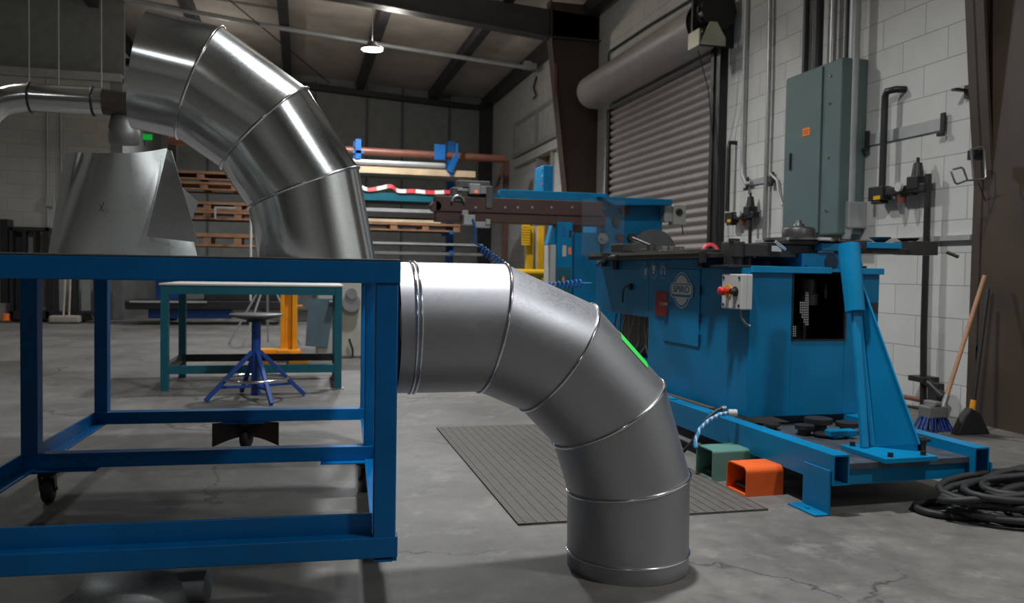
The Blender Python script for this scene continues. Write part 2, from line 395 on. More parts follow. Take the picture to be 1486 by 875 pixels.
# ledge (steel wall angle) on right wall
B().box(WX-.04,WX,4.86,7.4,1.268,1.305).obj('trim_4',M_strut,kind=S)
# ---------------------------------------------------------------- roll-up door
door=bpy.data.objects.new('door_2',None);C.objects.link(door);door.location=(WX,10.25,0);door['kind']=S
def chl(o,par):  # keep world placement under a located empty
    o.location=Vector(o.location)-Vector(par.location)
b=B();y0,y1=8.55,11.93;nz=0
z=0.02;pitch=.104;prof=[]
while z<3.6:
    for k in range(10):
        t=k/10;prof.append((WX-.02-.042*math.sin(PI*min(1,t*1.18))**.8 if t<.85 else WX-.012,z+pitch*t))
    z+=pitch
vs=[];
for x,zz in prof:vs+= [(x,y0,zz),(x,y1,zz)]
b._add(vs,[(2*i,2*i+1,2*i+3,2*i+2) for i in range(len(prof)-1)],False)
o=b.obj('door_curtain',M_shut,door);chl(o,door)
b=B();b.box(WX-.1,WX,y0-.13,y0,0,3.6).box(WX-.12,WX-.08,y0-.02,y0+.05,0,3.6)
o=b.obj('guide_rail',M_black,door,bevel=.004);chl(o,door)
b=B();b.box(WX-.09,WX-.062,y1-.05,y1+.02,0,3.45).box(WX-.09,WX,y1+.001,y1+.05,0,3.45)
o=b.obj('guide_rail',M_steeld,door,bevel=.004);chl(o,door)
# hood: rolled barrel cover
b=B();hx,hz,hr=WX-.26,3.74,.25
pr=[(hx+hr*math.cos(a),hz+hr*math.sin(a)) for a in[PI*.45+PI*1.05*i/16 for i in range(17)]]
pr=[(WX-.01,hz+.24)]+pr+[(hx+.1,hz-hr)]
vs=[]
for x,zz in pr:vs+=[(x,8.45,zz),(x,12.15,zz)]
b._add(vs,[(2*i,2*i+1,2*i+3,2*i+2) for i in range(len(pr)-1)],True)
b.cyl((hx+.03,8.5,hz),(hx+.03,12.1,hz),.2,n=24)
b.cyl((hx,12.1,hz),(hx,12.15,hz),hr,n=24)
o=b.obj('hood',M_shutd,door);chl(o,door)
# chain hoist gear at near end
b=B();b.box(WX-.50,WX-.01,8.30,8.34,3.46,4.02)
o=b.obj('end_plate',M_black,door);chl(o,door)
b=B();b.cyl((WX-.27,8.15,3.80),(WX-.27,8.3,3.80),.20,n=24)
for k in range(12):
    a=2*PI*k/12;b.beam((WX-.27+.18*math.cos(a),8.2,3.80+.18*math.sin(a)),(WX-.27+.225*math.cos(a),8.2,3.80+.225*math.sin(a)),.03,.05)
o=b.obj('chain_wheel',M_black,door);chl(o,door)
b=B();b.cyl((WX-.42,8.10,3.55),(WX-.42,8.3,3.55),.06,n=16)
o=b.obj('reduction_gear',M_dark,door);chl(o,door)
b=B();b.prism([(WX-.53,8.05,3.40),(WX-.24,8.05,3.40),(WX-.24,8.05,3.48),(WX-.34,8.05,3.64),(WX-.42,8.05,3.64),(WX-.50,8.05,3.48)],(0,.015,0))
o=b.obj('cover_plate',M_cream,door,label='cream cover plate');chl(o,door)
b=B();b.box(WX-.548,WX-.532,8.05,8.3,3.39,3.56)
o=b.obj('cover_flange',M_cream,door,label='cream cover flange');chl(o,door)
b=B()
c0,c1=P(1013,73,x=WX-.5),P(1040,345,x=WX-.1)
c0b=P(1028,130,x=WX-.35)
pts=[c0,c0b,P(1034,200,x=WX-.2),P(1037,250,x=WX-.18),P(1039,345,x=WX-.16)]
b.tube(pts,.006,n=5).tube([p+Vector((0,-.1,0)) for p in pts[1:]],.006,n=5)
o=b.obj('pull_chain',M_dark,door);chl(o,door)
# ================================================================ WALL-MOUNTED THINGS (right wall)
t=thing('electrical_cabinet','tall grey-green electrical cabinet with orange sticker on the block wall','cabinet',(WX,6.43,0))
def W(x,y,z):return (x-WX,y-6.43,z)
cy0,cy1,cz0,cz1=6.05,6.86,1.35,2.80
b=B();b.box(-.25,-.003,cy0-6.43,cy1-6.43,cz0,cz1);b.obj('body',M_green,t,bevel=.01)
b=B();b.box(-.268,-.252,6.30-6.43,cy1-.02-6.43,cz0+.02,cz1-.02);b.obj('door',M_green,t,bevel=.004)
for z in(1.55,2.0,2.45,2.68):B().cyl((-.262,6.2-6.43,z),(-.25,6.2-6.43,z),.012,n=10).obj('screw',M_chrome,t)
q=P(1170,191,x=WX-.27);b=B();b.box(-.271,-.269,q.y-6.43-.055,q.y-6.43+.055,q.z-.035,q.z+.035);st=b.obj('sticker',M_orl,t,label='orange sticker with dark print')
b=B()
for r_ in range(2):
    for c_ in range(3):
        yy=q.y-6.43-.033+c_*.027;zz=q.z-.017+r_*.022;b.box(-.2725,-.271,yy,yy+.018,zz,zz+.008)
b.obj('print',mat('brown_print',(.25,.04,.01),.6),st)
b=B();b.box(-.285,-.268,6.72-6.43,6.735-6.43,1.95,2.1);b.obj('handle',M_dark,t)
# conduits
def conduit(pts,r,label,m=M_strut,name='conduit'):
    b=B();b.tube(pts,r,n=12);return tag(b.obj(name,m),label,'pipe')
x=WX-.12
conduit([(x,6.08,1.62),(x,6.08,2.5),(x,6.08,3.4),(x,6.1,5.0)],.045,'thick grey conduit beside the electrical cabinet, above the pull box',M_strut)
t=thing('pull_box','grey metal conduit pull box at the foot of the thick conduit','box',(x,6.08,1.4))
B().box(-.06,.12,-.07,.07,.0,.22).obj('body',M_strut,t,bevel=.012)
b=B();b.cyl((-.02,0,.0),(-.02,0,-.09),.05,.035,n=16);b.obj('fitting',M_strut,t)
B().cyl((-.07,0,.13),(-.06,0,.13),.018,n=12).obj('plug',M_black,t)
conduit([P(883,112,x=WX-.03),P(883,80,x=WX-.03),P(886,74,x=WX-.03),P(940,38,x=WX-.03),P(1002,0,x=WX-.03)],.016,'thin dark conduit running over the roll-up door hood',M_dark)
conduit([(WX-.1,6.62,2.8),(WX-.1,6.62,5.0)],.045,'dark vertical conduit entering the cabinet top, widest',M_steeld)
conduit([(WX-.06,6.46,2.8),(WX-.06,6.46,5.0)],.03,'bright slim conduit entering the cabinet top',M_zinc)
conduit([(WX-.06,6.26,2.8),(WX-.06,6.26,5.0)],.022,'dark slim conduit between the two thick conduits above the cabinet',M_steeld)
conduit([(WX-.04,6.9,2.83),(WX-.04,6.9,5.0)],.03,'black vertical cable at the left corner of the cabinet top',M_black)
a=P(1083,0,x=WX-.04);conduit([(a.x,8.0,5.0),(a.x,8.0,3.0),(a.x,8.0,2.2),(a.x,7.98,2.05),(a.x,7.9,1.95),(a.x,7.8,1.95)],.022,'grey conduit bending onto the small strut, right of the roll-up door',M_strut)
conduit([(WX-.05,7.5,1.33),(WX-.05,7.5,3.0),(WX-.05,7.55,5.0)],.024,'straight grey conduit running full height, left of the cabinet',M_zinc)
b=B();b.box(WX-.11,WX-.01,7.42,7.58,1.29,1.36).cyl((WX-.05,7.5,1.3),(WX-.05,7.5,1.22),.03);tag(b.obj('conduit_box',M_strut,bevel=.006),'small grey junction box at the foot of the full-height conduit','box')
def strut_bracket(ya,yb,z,label,hgt=.09):
    t=thing('strut_bracket',label,'bracket',(WX,(ya+yb)/2,z));h=(yb-ya)/2
    b=B();b.box(-.018,-.002,-h,h,0,hgt);b.obj('channel',M_strut,t)
    for s_ in(-1,1):
        b=B();b.box(-.04,-.019,s_*h-.02,s_*h+.02,-.02,hgt+.03).box(-.06,-.03,s_*h-.03,s_*h+.03,-.05,-.02);b.obj('clamp',M_dark,t,bevel=.004)
    return t
strut_bracket(5.16,6.0,2.08,'long grey strut channel behind the right-hand black air pipe')
strut_bracket(7.42,7.9,1.93,'short grey strut bracket between the roll-up door and the cabinet',.06)
# filter/regulator sets
def regulator(yc,z,label,s=1.0):
    t=thing('air_regulator',label,'regulator',(WX-.09,yc,z));
    b=B();b.box(-.045,.045,.33*s,.50*s,-.05,.06).cyl((0,.33*s,.0),(0,.22*s,.0),.025).box(-.04,.04,.36*s,.47*s,-.075,-.05);b.obj('valve_body',M_dark,t,bevel=.006)
    b=B();b.box(-.048,-.046,.35*s,.43*s,-.045,-.015);b.obj('tag_plate',M_yellow,t,label='yellow plate')
    b=B();b.cyl((0,.22*s,0),(0,.02,0),.04).box(-.05,.05,-.06,.06,.0,.1).box(-.04,.04,-.12,.3*s,-.02,.04);b.obj('regulator_body',M_black,t,bevel=.008)
    b=B();b.cyl((0,.0,.1),(0,0,.2),.045,.03).cyl((0,0,.2),(0,0,.24),.012);b.obj('bonnet',M_black,t)
    b=B();b.cyl((-.05,.12*s,.03),(-.075,.12*s,.03),.035);b.obj('gauge',M_logo,t,label='white dial gauge')
    b=B();b.cyl((0,.16*s,-.02),(0,.16*s,-.09),.035,.03);b.obj('bowl_collar',M_copper,t,label='copper-coloured collar')
    b=B();b.cyl((0,.16*s,-.09),(0,.16*s,-.17),.032,.012);b.obj('filter_bowl',M_zinc,t)
    b=B();b.box(.03,.088,-.05,-.01,-.02,.05);b.obj('wall_bracket',M_strut,t)
    return t
regulator(5.33,1.655,'air filter regulator set on the wall between two black air pipes')
regulator(7.72,1.60,'air filter regulator set on the wall close beside the roll-up door',.9)
b=B();b.tube([(WX,5.60,2.46),(WX-.07,5.62,2.46),(WX-.09,5.70,2.46),(WX-.09,5.72,2.42),(WX-.09,5.72,2.3),(WX-.09,5.72,1.70)],.027,n=12)
tag(b.obj('air_pipe',M_black),'black air pipe dropping to the regulator set, crossing the long strut channel','pipe')
b=B();b.tube([(WX-.09,5.22,1.76),(WX-.09,5.215,1.2),(WX-.09,5.21,.6),(WX-.09,5.19,.02)],.024,n=12)
tag(b.obj('air_pipe',M_black),'long black air pipe falling from the regulator to the floor','pipe')
b=B();b.box(WX-.14,WX,5.14,5.3,.23,.27).box(WX-.12,WX-.06,5.02,5.12,.1,.24).tube([(WX-.09,5.2,.25),(WX-.1,5.1,.22),(WX-.1,4.98,.15)],.03)
tag(b.obj('pipe_clamp',M_dark,bevel=.004),'dark pipe clamp low on the long black air pipe','clamp')
b=B();b.tube([(WX-.06,5.2,.09),(WX-.08,5.6,.08),(WX-.06,5.9,.07),(WX-.1,6.2,.1)],.018)
tag(b.obj('floor_pipe',M_copper),'rusty brown pipe along the foot of the block wall','pipe')
b=B();b.tube([(WX,8.2,2.42),(WX-.08,8.2,2.42),(WX-.09,8.2,2.36),(WX-.09,8.2,1.68)],.024,n=12)
tag(b.obj('air_pipe',M_black),'short black air pipe beside the roll-up door frame','pipe')
b=B();b.tube([(WX-.09,7.72,1.6),(WX-.09,7.7,1.0),(WX-.09,7.7,.02)],.018,n=12)
tag(b.obj('air_pipe',M_black),'thin black air pipe below the regulator beside the roll-up door','pipe')
b=B();b.tube([P(1118,252,x=WX-.04),P(1128,262,x=WX-.03),P(1130,280,x=WX-.03),P(1136,298,x=WX-.04)],.014,n=8)
tag(b.obj('cable',M_strut),'short grey flexible cable between the small strut and the cabinet','cable')
q=P(1140.5,280,x=WX-.03);tag(B().box(WX-.03,WX-.003,q.y-.03,q.y+.03,q.z-.09,q.z+.07).box(WX-.032,WX-.03,q.y-.02,q.y+.02,q.z-.05,q.z+.05).obj('wall_tag',M_logo),'narrow white tag against the left edge of the cabinet','tag')
# red sliver/copper strip on mid column
q=P(806,115,y=12.45);tag(B().box(q.x-.02,q.x+.03,12.47,12.49,q.z-.25,q.z+.25).obj('copper_strip',M_copper),'copper-red strip high on the edge of the tapered column','strip')
q=P(776,140,x=WX-.05);b=B();b.tube([(WX-.02,q.y,q.z+.4),(WX-.05,q.y+.1,q.z+.2),(WX-.05,q.y-.1,q.z),(WX-.05,q.y+.1,q.z-.02)],.02,n=6)
tag(b.obj('wall_hook',M_dark),'dark hook and wire high on the far block wall','hook')
# rod frame on near column
t=thing('rod_hanger','bent steel rod hanger with two square loops on the brown column','hanger',P(1404,245,y=4.7))
o0=Vector(t.location)
def rel(L):return [p-o0 for p in L]
YH=4.60
A1=[P(x_,y_,y=YH) for x_,y_ in((1402,262),(1389,267),(1386,265),(1380,249),(1382,246),(1395,243),(1398,245),(1404,262),(1428,260),(1431,256),(1428,217),(1425,213),(1409,217))]
b=B();b.tube(rel(A1),.007,n=8);b.tube(rel([P(1409,217,y=YH),P(1413,262,y=YH)]),.007,n=8)
b.obj('rod',M_zinc,t)
q0=P(1407,220,y=4.66)-o0;B().box(q0.x-.0,q0.x+.07,-.08,-.02,q0.z-.055,q0.z+.01).obj('mount_plate',M_black,t,bevel=.003)
b=B();b.tube([P(1420,265,y=4.70),P(1440,320,y=4.79),P(1446,350,y=4.79),P(1470,300,y=4.79)],.004,n=6)
tag(b.obj('wire',M_black),'thin black wire hanging on the near brown column','wire')
q=P(1399,131,x=WX-.03);tag(B().box(WX-.12,WX-.0,q.y-.02,q.y+.02,q.z-.008,q.z+.008).box(WX-.03,WX,q.y-.04,q.y-.0,q.z-.06,q.z+.03).obj('wall_peg',M_dark),'small dark peg on the block wall touching the near column','peg')
# ================================================================ FLEX: duct elbows
def elbow(root,pts,r,m,rod=.006,start_bead=None,end_bead=None,beadm=None,y=0.,wt=.0015,inset=0,N_=72):
    """segmented elbow in the XZ plane through pts; mitre planes at joints"""
    K=len(pts);pts=[Vector((p[0],y,p[1])) for p in pts]
    def ringpts(i,rr,shift=0.):
        if i==0:d=(pts[1]-pts[0]).normalized();nrm=d
        elif i==K-1:d=(pts[-1]-pts[-2]).normalized();nrm=d
        else:
            d=(pts[i]-pts[i-1]).normalized();d2=(pts[i+1]-pts[i]).normalized();nrm=(d+d2).normalized()
        side=Vector((0,1,0));up=d.cross(side).normalized();out=[]
        for j in range(N_):
            t=2*PI*j/N_;o=(side*math.cos(t)+up*math.sin(t))*rr
            # project along d onto mitre plane
            k=-(o.dot(nrm))/(d.dot(nrm));out.append(pts[i]+o+d*(k+shift))
        return out
    def ringpts_next(i,rr):
        return ringpts(i,rr)
    parts=[]
    for i in range(K-1):
        a=ringpts(i,r);d=(pts[i+1]-pts[i]).normalized()
        c=ringpts(i+1,r)
        # resample a on this gore's own cylinder
        side=Vector((0,1,0));up=d.cross(side).normalized()
        def ring_on(i_,nrm):
            o_=[]
            for j in range(N_):
                t=2*PI*j/N_;o=(side*math.cos(t)+up*math.sin(t))*r
                o_.append(pts[i_]+o-d*(o.dot(nrm)/d.dot(nrm)))
            return o_
        def nrm_at(i_):
            if i_==0:return START_N if START_N is not None else (pts[1]-pts[0]).normalized()
            if i_==K-1:return (pts[-1]-pts[-2]).normalized()
            return ((pts[i_]-pts[i_-1]).normalized()+(pts[i_+1]-pts[i_]).normalized()).normalized()
        ra,rb=ring_on(i,nrm_at(i)),ring_on(i+1,nrm_at(i+1))
        b=B();b._add(ra+rb,[(j,(j+1)%N_,N_+(j+1)%N_,N_+j) for j in range(N_)],True)
        g=b.obj('gore',m,root,solid=wt);parts.append(g)
        if i>0:
            rr=[p+(p-pts[i]).normalized()*rod*.3 for p in ra]
            b=B();b.tube(rr,rod,n=8,closed=True);b.obj('joint_bead',beadm or M_bead,root)
    for i,off in ((0,start_bead),(K-1,end_bead)):
        if off is None:continue
        d=(pts[1]-pts[0]).normalized() if i==0 else (pts[-2]-pts[-1]).normalized()
        side=Vector((0,1,0));up=d.cross(side).normalized()
        for dd in ([off] if not isinstance(off,(list,tuple)) else off):
            c=pts[i]+d*dd
            b=B();b.tube([c+(side*math.cos(2*PI*j/N_)+up*math.sin(2*PI*j/N_))*(r+.001) for j in range(N_)],rod*.8,n=8,closed=True)
            b.obj('collar_bead',beadm or M_bead,root)
    return parts
START_N=None
EY=2.64
t=thing('duct_elbow','matte grey sheet-metal duct elbow standing on the floor beside the blue cart','duct elbow',(1.09,EY,0))
X0=1.09
ptsL=[(.286-X0,.815),(.600-X0,.815),(.828-X0,.718),(1.010-X0,.530),(1.088-X0,.290),(1.092-X0,.001)]
gp=elbow(t,ptsL,.207,M_grey,rod=.0055,start_bead=(.047,.06),end_bead=.055)
# green label near outer silhouette of third gore
d=Vector((ptsL[3][0]-ptsL[2][0],0,ptsL[3][1]-ptsL[2][1])).normalized();side=Vector((0,-1,0));up=Vector((-d.z,0,d.x))
if up.x<0:up=-up
c0=Vector((ptsL[2][0],0,ptsL[2][1]))
vs=[]
def gpnt(s,a):return c0+d*s+(side*math.sin(a)+up*math.cos(a))*.2085
nA=10
for k in range(nA+1):
    a=math.radians(-32+ (32+32)*k/nA)
    vs+= [gpnt(.080,a),gpnt(.222-.010*max(0,k-5)/5,a)]
b=B();b._add(vs,[(2*i,2*i+1,2*i+3,2*i+2) for i in range(nA)],True);b.obj('label_sticker',M_lime,t,solid=.0006,label='bright green label on the outer bend')
# shiny elbow on cart
YS=3.1
START_N=Vector((0,0,1))
t=thing('duct_elbow','shiny galvanised duct elbow standing on the blue cart top','duct elbow',(.06,YS,1.028))
ptsS=[(0,0)]
for a,l in((11.25,.262),(33.75,.247),(56.25,.258),(80,.19)):
    a=math.radians(a);x,z=ptsS[-1];ptsS.append((x-l*math.sin(a),z+l*math.cos(a)))
elbow(t,ptsS,.203,M_shiny,rod=.0052)
START_N=None
# ================================================================ CART
cart=thing('steel_cart','blue welded steel table cart with open frame, nearest the viewer','cart',(.271,2.40,0),math.radians(-3))
CW,CD=1.45,2.38;pw=.065
def post(x,y):
    B().box(x,x+pw,y,y+pw,.2,.9575).obj('post',M_cart,cart,bevel=.004)
for y in(0,1.30,CD-pw):
    post(-CW,y);post(-pw,y)
# top frame
b=B();b.box(-CW-.004,.006,-.006,.06,.958,1.022);b.obj('top_rail',M_cart,cart,bevel=.004)
b=B();b.box(-CW,.0,CD-.06,CD,.958,1.022);b.obj('top_rail',M_cart,cart,bevel=.004)
b=B();b.box(-CW,-CW+.06,.06,CD-.06,.958,1.022);b.obj('top_rail',M_cart,cart,bevel=.004)
b=B();b.box(-.06,0,.06,CD-.06,.958,1.022);b.obj('top_rail',M_cart,cart,bevel=.004)
b=B();b.box(-CW-.004,.006,-.006,CD,1.0225,1.027);b.obj('tabletop',mat('worn_top_steel',(.16,.15,.145),.55,.4),cart,bevel=.001,label='worn bare steel tabletop sheet')
# bottom frame
b=B();b.box(-CW,.006,-.004,.045,.163,.224).box(-CW+.002,-.066,.046,.054,.165,.282);b.obj('bottom_rail',M_cart,cart,bevel=.003)
for yy in(1.30,):
    b=B();b.box(-CW,-.0,yy-.004,yy+.06,.154,.216);b.obj('bottom_rail',M_cart,cart,bevel=.003)
b=B();b.box(-CW,-.0,CD-.075,CD,.152,.216);b.obj('bottom_rail',M_cart,cart,bevel=.003)
b=B();b.box(-CW-.004,-CW+.008,-.0,CD,.152,.216).box(-CW+.008,-CW+.062,.0,CD,.150,.158);b.obj('side_rail',M_cart,cart,bevel=.002)
b=B();b.box(-.008,.004,-.0,CD,.152,.216).box(-.062,-.008,.0,CD,.150,.158);b.obj('side_rail',M_cart,cart,bevel=.002)
def caster(x,y,rot=0):
    c=bpy.data.objects.new('caster',None);C.objects.link(c);c.parent=cart;c.location=(x,y,0);c.rotation_euler=(0,0,rot)
    b=B();b.box(-.055,.055,-.05,.05,.138,.149).cyl((0,0,.138),(0,0,.12),.035,n=16)
    for s_ in(-1,1):b.prism([(s_*.026,-.03,.128),(s_*.026,.03,.128),(s_*.026,.045,.05),(s_*.026,.015,.045)],(s_*.004,0,0))
    b.box(-.03,.03,-.03,.03,.12,.128).cyl((-.034,.028,.057),(.034,.028,.057),.008,n=8)
    b.obj('fork',M_dark,c,bevel=.001)
    b=B();b.lathe((0,.028,.057),[(.0,-.022),(.045,-.022),(.055,-.017),(.057,0),(.055,.017),(.045,.022),(0,.022)],28,'x');b.obj('wheel',M_rubber,c)
caster(-CW+.09,1.33,.1);caster(-.05,1.33,.15);caster(-.69,CD-.05,-.3)
b=B();b.box(-CW,-CW+.3,1.25,1.40,.1495,.1535);b.obj('caster_plate',M_cart,cart)
B().box(-.25,-.0,1.25,1.40,.1495,.1535).obj('caster_plate',M_cart,cart)
B().box(-.8,-.58,CD-.12,CD,.1495,.1515).obj('caster_plate',M_cart,cart)
# curved rusty guard beneath rear rail
b=B();vs=[];n=14
for i in range(n+1):
    t_=i/n;x=-.85+.345*t_;y=CD-.10+.05*math.sin(PI*t_);zb=.022+.045*math.sin(PI*t_);vs+=[(x,y,zb),(x,y,.152)]
b._add(vs,[(2*i,2*i+2,2*i+3,2*i+1) for i in range(n)],True);b.obj('guard_plate',mat('rusty_dark_plate',(.045,.028,.022),.6,var=.4),cart,solid=.004,label='dark rusty curved plate around the rear caster')
# ================================================================ THINGS ON/UNDER CART
# warped galvanised sheet standing on the cart
def sheet(cols,name,label,m,n=10,th=.0012,cat='sheet'):
    """cols: list of (bottom point, top point); smooth-ish grid"""
    nr=14;vs=[];b=B()
    # catmull-rom along columns
    def cr(p0,p1,p2,p3,t):return .5*((2*p1)+(p2-p0)*t+(2*p0-5*p1+4*p2-p3)*t*t+(3*p1-p0-3*p2+p3)*t**3)
    K=len(cols);allc=[]
    for i in range(K-1):
        for k in range(n):
            t=k/n;c=[]
            for e in range(2):
                q=[Vector(cols[max(0,min(K-1,j))][e]) for j in(i-1,i,i+1,i+2)];c.append(cr(*q,t))
            allc.append(c)
    allc.append([Vector(cols[-1][0]),Vector(cols[-1][1])])
    for a,c in allc:
        for r_ in range(nr+1):vs.append(a.lerp(c,r_/nr))
    W_=nr+1
    b._add(vs,[(i*W_+j,(i+1)*W_+j,(i+1)*W_+j+1,i*W_+j+1) for i in range(len(allc)-1) for j in range(nr)],True)
    return b,allc
zt=1.029
def PB(px,y):  # point on cart top plane at this depth under a pixel column
    p=P(px,372,y=y);return Vector((p.x,y,zt))
cols=[(PB(84,3.10),P(116,224,y=3.14)),(PB(74,3.04),P(99,222,y=3.08)),(PB(70,2.97),P(94,221,y=2.98)),(PB(71,2.90),P(99,221,y=2.90)),(PB(74,2.85),P(110,221,y=2.86)),
      (PB(79,2.81),P(122,221,y=2.855)),(PB(86,2.785),P(132,221,y=2.80)),(PB(110,2.77),P(145,222,y=2.785)),(PB(150,2.765),P(168,222,y=2.77)),(PB(200,2.765),P(192,222,y=2.775)),(PB(250,2.775),P(220,219,y=2.81)),(PB(285,2.79),P(242,215,y=2.86))]
b,_=sheet(cols,'','',M_crumple)
sh=thing('gore_sheet','curled galvanised sheet blank with a pen cross standing on the blue cart','sheet',(0,0,0))
b.obj('front_panel',M_crumple,sh,solid=.0012)
cols2=[(PB(236,2.77),P(240,217,y=2.88)),(PB(255,2.80),P(243,217,y=2.90)),(PB(272,2.86),P(246,218,y=2.96)),(PB(285,2.95),P(249,219,y=3.05))]
# folded triangular flap: crease at (243,218)-(212,343)
A_=P(243,217,y=2.82);Bc=P(213,343,y=2.75);Dd=P(288,352,y=2.715);Ee=P(249,219,y=2.80)
b=B();vs=[];n=12
for i in range(n+1):
    s_=i/n
    for j in range(n+1):
        u=j/n
        p=(A_.lerp(Bc,s_)).lerp(Ee.lerp(Dd,s_),u);p.y-=.004-.02*math.sin(PI*u)*s_*0
        vs.append(p)
b._add(vs,[(i*(n+1)+j,(i+1)*(n+1)+j,(i+1)*(n+1)+j+1,i*(n+1)+j+1) for i in range(n) for j in range(n)],True)
b.obj('folded_flap',M_crumple,sh,solid=.0012)
b=B();p1,p2,p3,p4,p5=P(262,270,y=3.08),P(288,293,y=3.12),P(276,325,y=3.12),PB(286,3.1),PB(230,3.02)
b._add([p1,p2,p3,p4,p5,P(240,222,y=3.0)],[(0,1,2,3,4,5)]);b.obj('rear_panel',M_crumple,sh,solid=.0012)
b=B();ya=2.735
b.tube([P(144,294,y=2.738),P(150,307,y=2.735)],.0012,n=5).tube([P(151,293,y=2.738),P(145,306,y=2.735)],.0012,n=5)
b.obj('pen_mark',M_black,sh,label='black pen cross')
# old duct elbow on floor under cart front
t=thing('duct_collar','dull galvanised duct elbow lying on the floor under the cart front','duct elbow',(-.46,2.62,0))
b=B();b.lathe((0,0,0),[(.17,.0),(.172,.02),(.168,.06),(.155,.085),(.12,.108),(.06,.122),(0,.126)],48);b.obj('gore',M_oldg,t)
b=B();b.cyl((.02,-.02,.055),(.20,-.05,.058),.052,.05,n=28);b.obj('side_stub',M_oldg,t)
B().box(-.03,.04,.02,.035,.115,.1285).obj('tape_mark',M_rackb,t,label='blue tape mark')
# ================================================================ FLOOR MAT, PEDALS, HOSES
b=B();b.box(.833,1.931,3.13,5.17,.001,.009)
x=.86
while x<1.925:
    b.box(x,x+.007,3.14,5.16,.009,.0110);x+=.046
tag(b.obj('rubber_mat',M_mat),'brown ribbed rubber mat on the floor behind the grey elbow','mat')
def pedal(name,label,loc,rz,w,d,h,m,r=.02):
    t=thing(name,label,'foot pedal',loc,rz)
    b=B();th=.006
    # hood: opening faces -x ; shell of top, two sides, back
    prof=[(0,0),(0,h-r)]+[(r-r*math.cos(a),h-r+r*math.sin(a)) for a in[PI/2*i/5 for i in range(1,6)]]+[(d-r+r*math.sin(a),h-r+r*math.cos(a)) for a in[PI/2*i/5 for i in range(1,6)]]+[(d,0)]
    # tunnel across local y, extruded along x
    vs=[]
    for yy,zz in prof:vs+=[(0,yy,zz+.0),(w,yy,zz)]
    b._add(vs,[(2*i,2*i+2,2*i+3,2*i+1) for i in range(len(prof)-1)],False)
    b._add([(w,yy,zz) for yy,zz in prof],[tuple(range(len(prof)))])
    b.box(0,w,0,d,.002,.008)
    b.obj('hood',m,t,solid=th)
    b=B();b.box(.03,w-.03,.02,d-.02,.02,.035,Matrix.Rotation(-.12,4,'Y')).box(.05,w-.03,.015,d-.015,.008,.02);b.obj('treadle',M_dark,t,bevel=.003)
    return t
pedal('foot_pedal','green hooded foot pedal beside the machine beam',(1.925,3.625,0),math.radians(2),.235,.15,.145,M_pgreen,.008)
pedal('foot_pedal','orange hooded foot pedal on the floor by the mat corner',(1.945,3.345,0),math.radians(2),.19,.155,.128,M_orange,.022)
b=B();b.tube([P(1010,650,y=3.72),P(1009,640,y=3.74),P(1016,622,y=3.76),P(1030,609,y=3.76),P(1046,601,y=3.75),P(1058,599,y=3.74)],.010,n=10)
hs=thing('air_hose','blue and white striped hose with a silver fitting above the green pedal','hose',(0,0,0))
o=b.obj('hose',None or mat('hose_blue',(.02,.22,.45),.35),hs)
m_,nt,bb=_nt('striped_hose');w=N(nt,'ShaderNodeTexWave');w.inputs['Scale'].default_value=14;w.inputs['Distortion'].default_value=1
tc=N(nt,'ShaderNodeTexCoord');nt.links.new(tc.outputs['Object'],w.inputs['Vector']);rr=N(nt,'ShaderNodeValToRGB');rr.color_ramp.interpolation='CONSTANT'
rr.color_ramp.elements[0].color=(.01,.22,.5,1);rr.color_ramp.elements[1].position=.72;rr.color_ramp.elements[1].color=(.5,.52,.55,1)
nt.links.new(w.outputs['Fac'],rr.inputs['Fac']);nt.links.new(rr.outputs['Color'],bb.inputs['Base Color']);o.data.materials[0]=m_
B().cyl(P(1057,599,y=3.74),P(1069,599,y=3.73),.018,n=14).obj('fitting',M_white,hs,label='silver end fitting')
b=B();b.tube([P(1050,592,y=3.8),P(1040,596,y=3.8),P(1028,606,y=3.8),P(1014,625,y=3.8),P(1004,642,y=3.82),P(992,655,y=3.85),P(975,665,y=3.9)],.009,n=10)
hb=thing('air_hose','plain black hose curving behind the striped hose','hose',(0,0,0));b.obj('hose',M_rubber,hb)
B().cyl(P(1047,593,y=3.8),P(1053,592,y=3.8),.013,n=12).obj('fitting',M_zinc,hb,label='grey end fitting')
# coiled cable, right foreground
rnd=random.Random(11);pts=[]
cx,cy=3.13,2.82
for k in range(13):
    rx=.40+.14*rnd.random();ry=.16+.09*rnd.random();ox=(rnd.random()-.5)*.24;oy=(rnd.random()-.5)*.06;tw=rnd.uniform(-.22,.22);tl=rnd.uniform(0,.05);pa=rnd.random()*6
    for j in range(20):
        a=2*PI*j/20
        z=.016+.0075*k+tl*(1+math.sin(a+pa))*min(1,k/3)
        x_,y_=rx*math.cos(a),ry*math.sin(a)
        pts.append(Vector((cx+ox+x_*math.cos(tw)-y_*math.sin(tw),cy+oy+x_*math.sin(tw)+y_*math.cos(tw),z)))
# smooth joins
sm=pts
for _ in range(2):sm=[sm[0]]+[(sm[i-1]+sm[i]*2+sm[i+1])/4 for i in range(1,len(sm)-1)]+[sm[-1]]
lead=[Vector((3.0,2.75,.014)),Vector((2.8,2.80,.014)),Vector((2.62,2.88,.014)),Vector((2.55,2.97,.014)),Vector((2.60,3.04,.014)),Vector((2.8,3.06,.016))]
b=B();b.tube(sm,.0155,n=8);
cb=thing('coiled_cable','heap of thick black cable coiled on the floor at the machine foot','cable',(0,0,0))
b.obj('coil',M_rubber,cb)
L2=[Vector((2.86,3.0,.03)),Vector((2.72,3.05,.0165)),Vector((2.60,3.04,.0165)),Vector((2.55,2.98,.0165)),Vector((2.57,2.90,.0165)),Vector((2.68,2.83,.0165)),Vector((2.85,2.80,.06)),Vector((3.05,2.78,.14)),Vector((3.3,2.80,.18)),Vector((3.55,2.86,.14))]
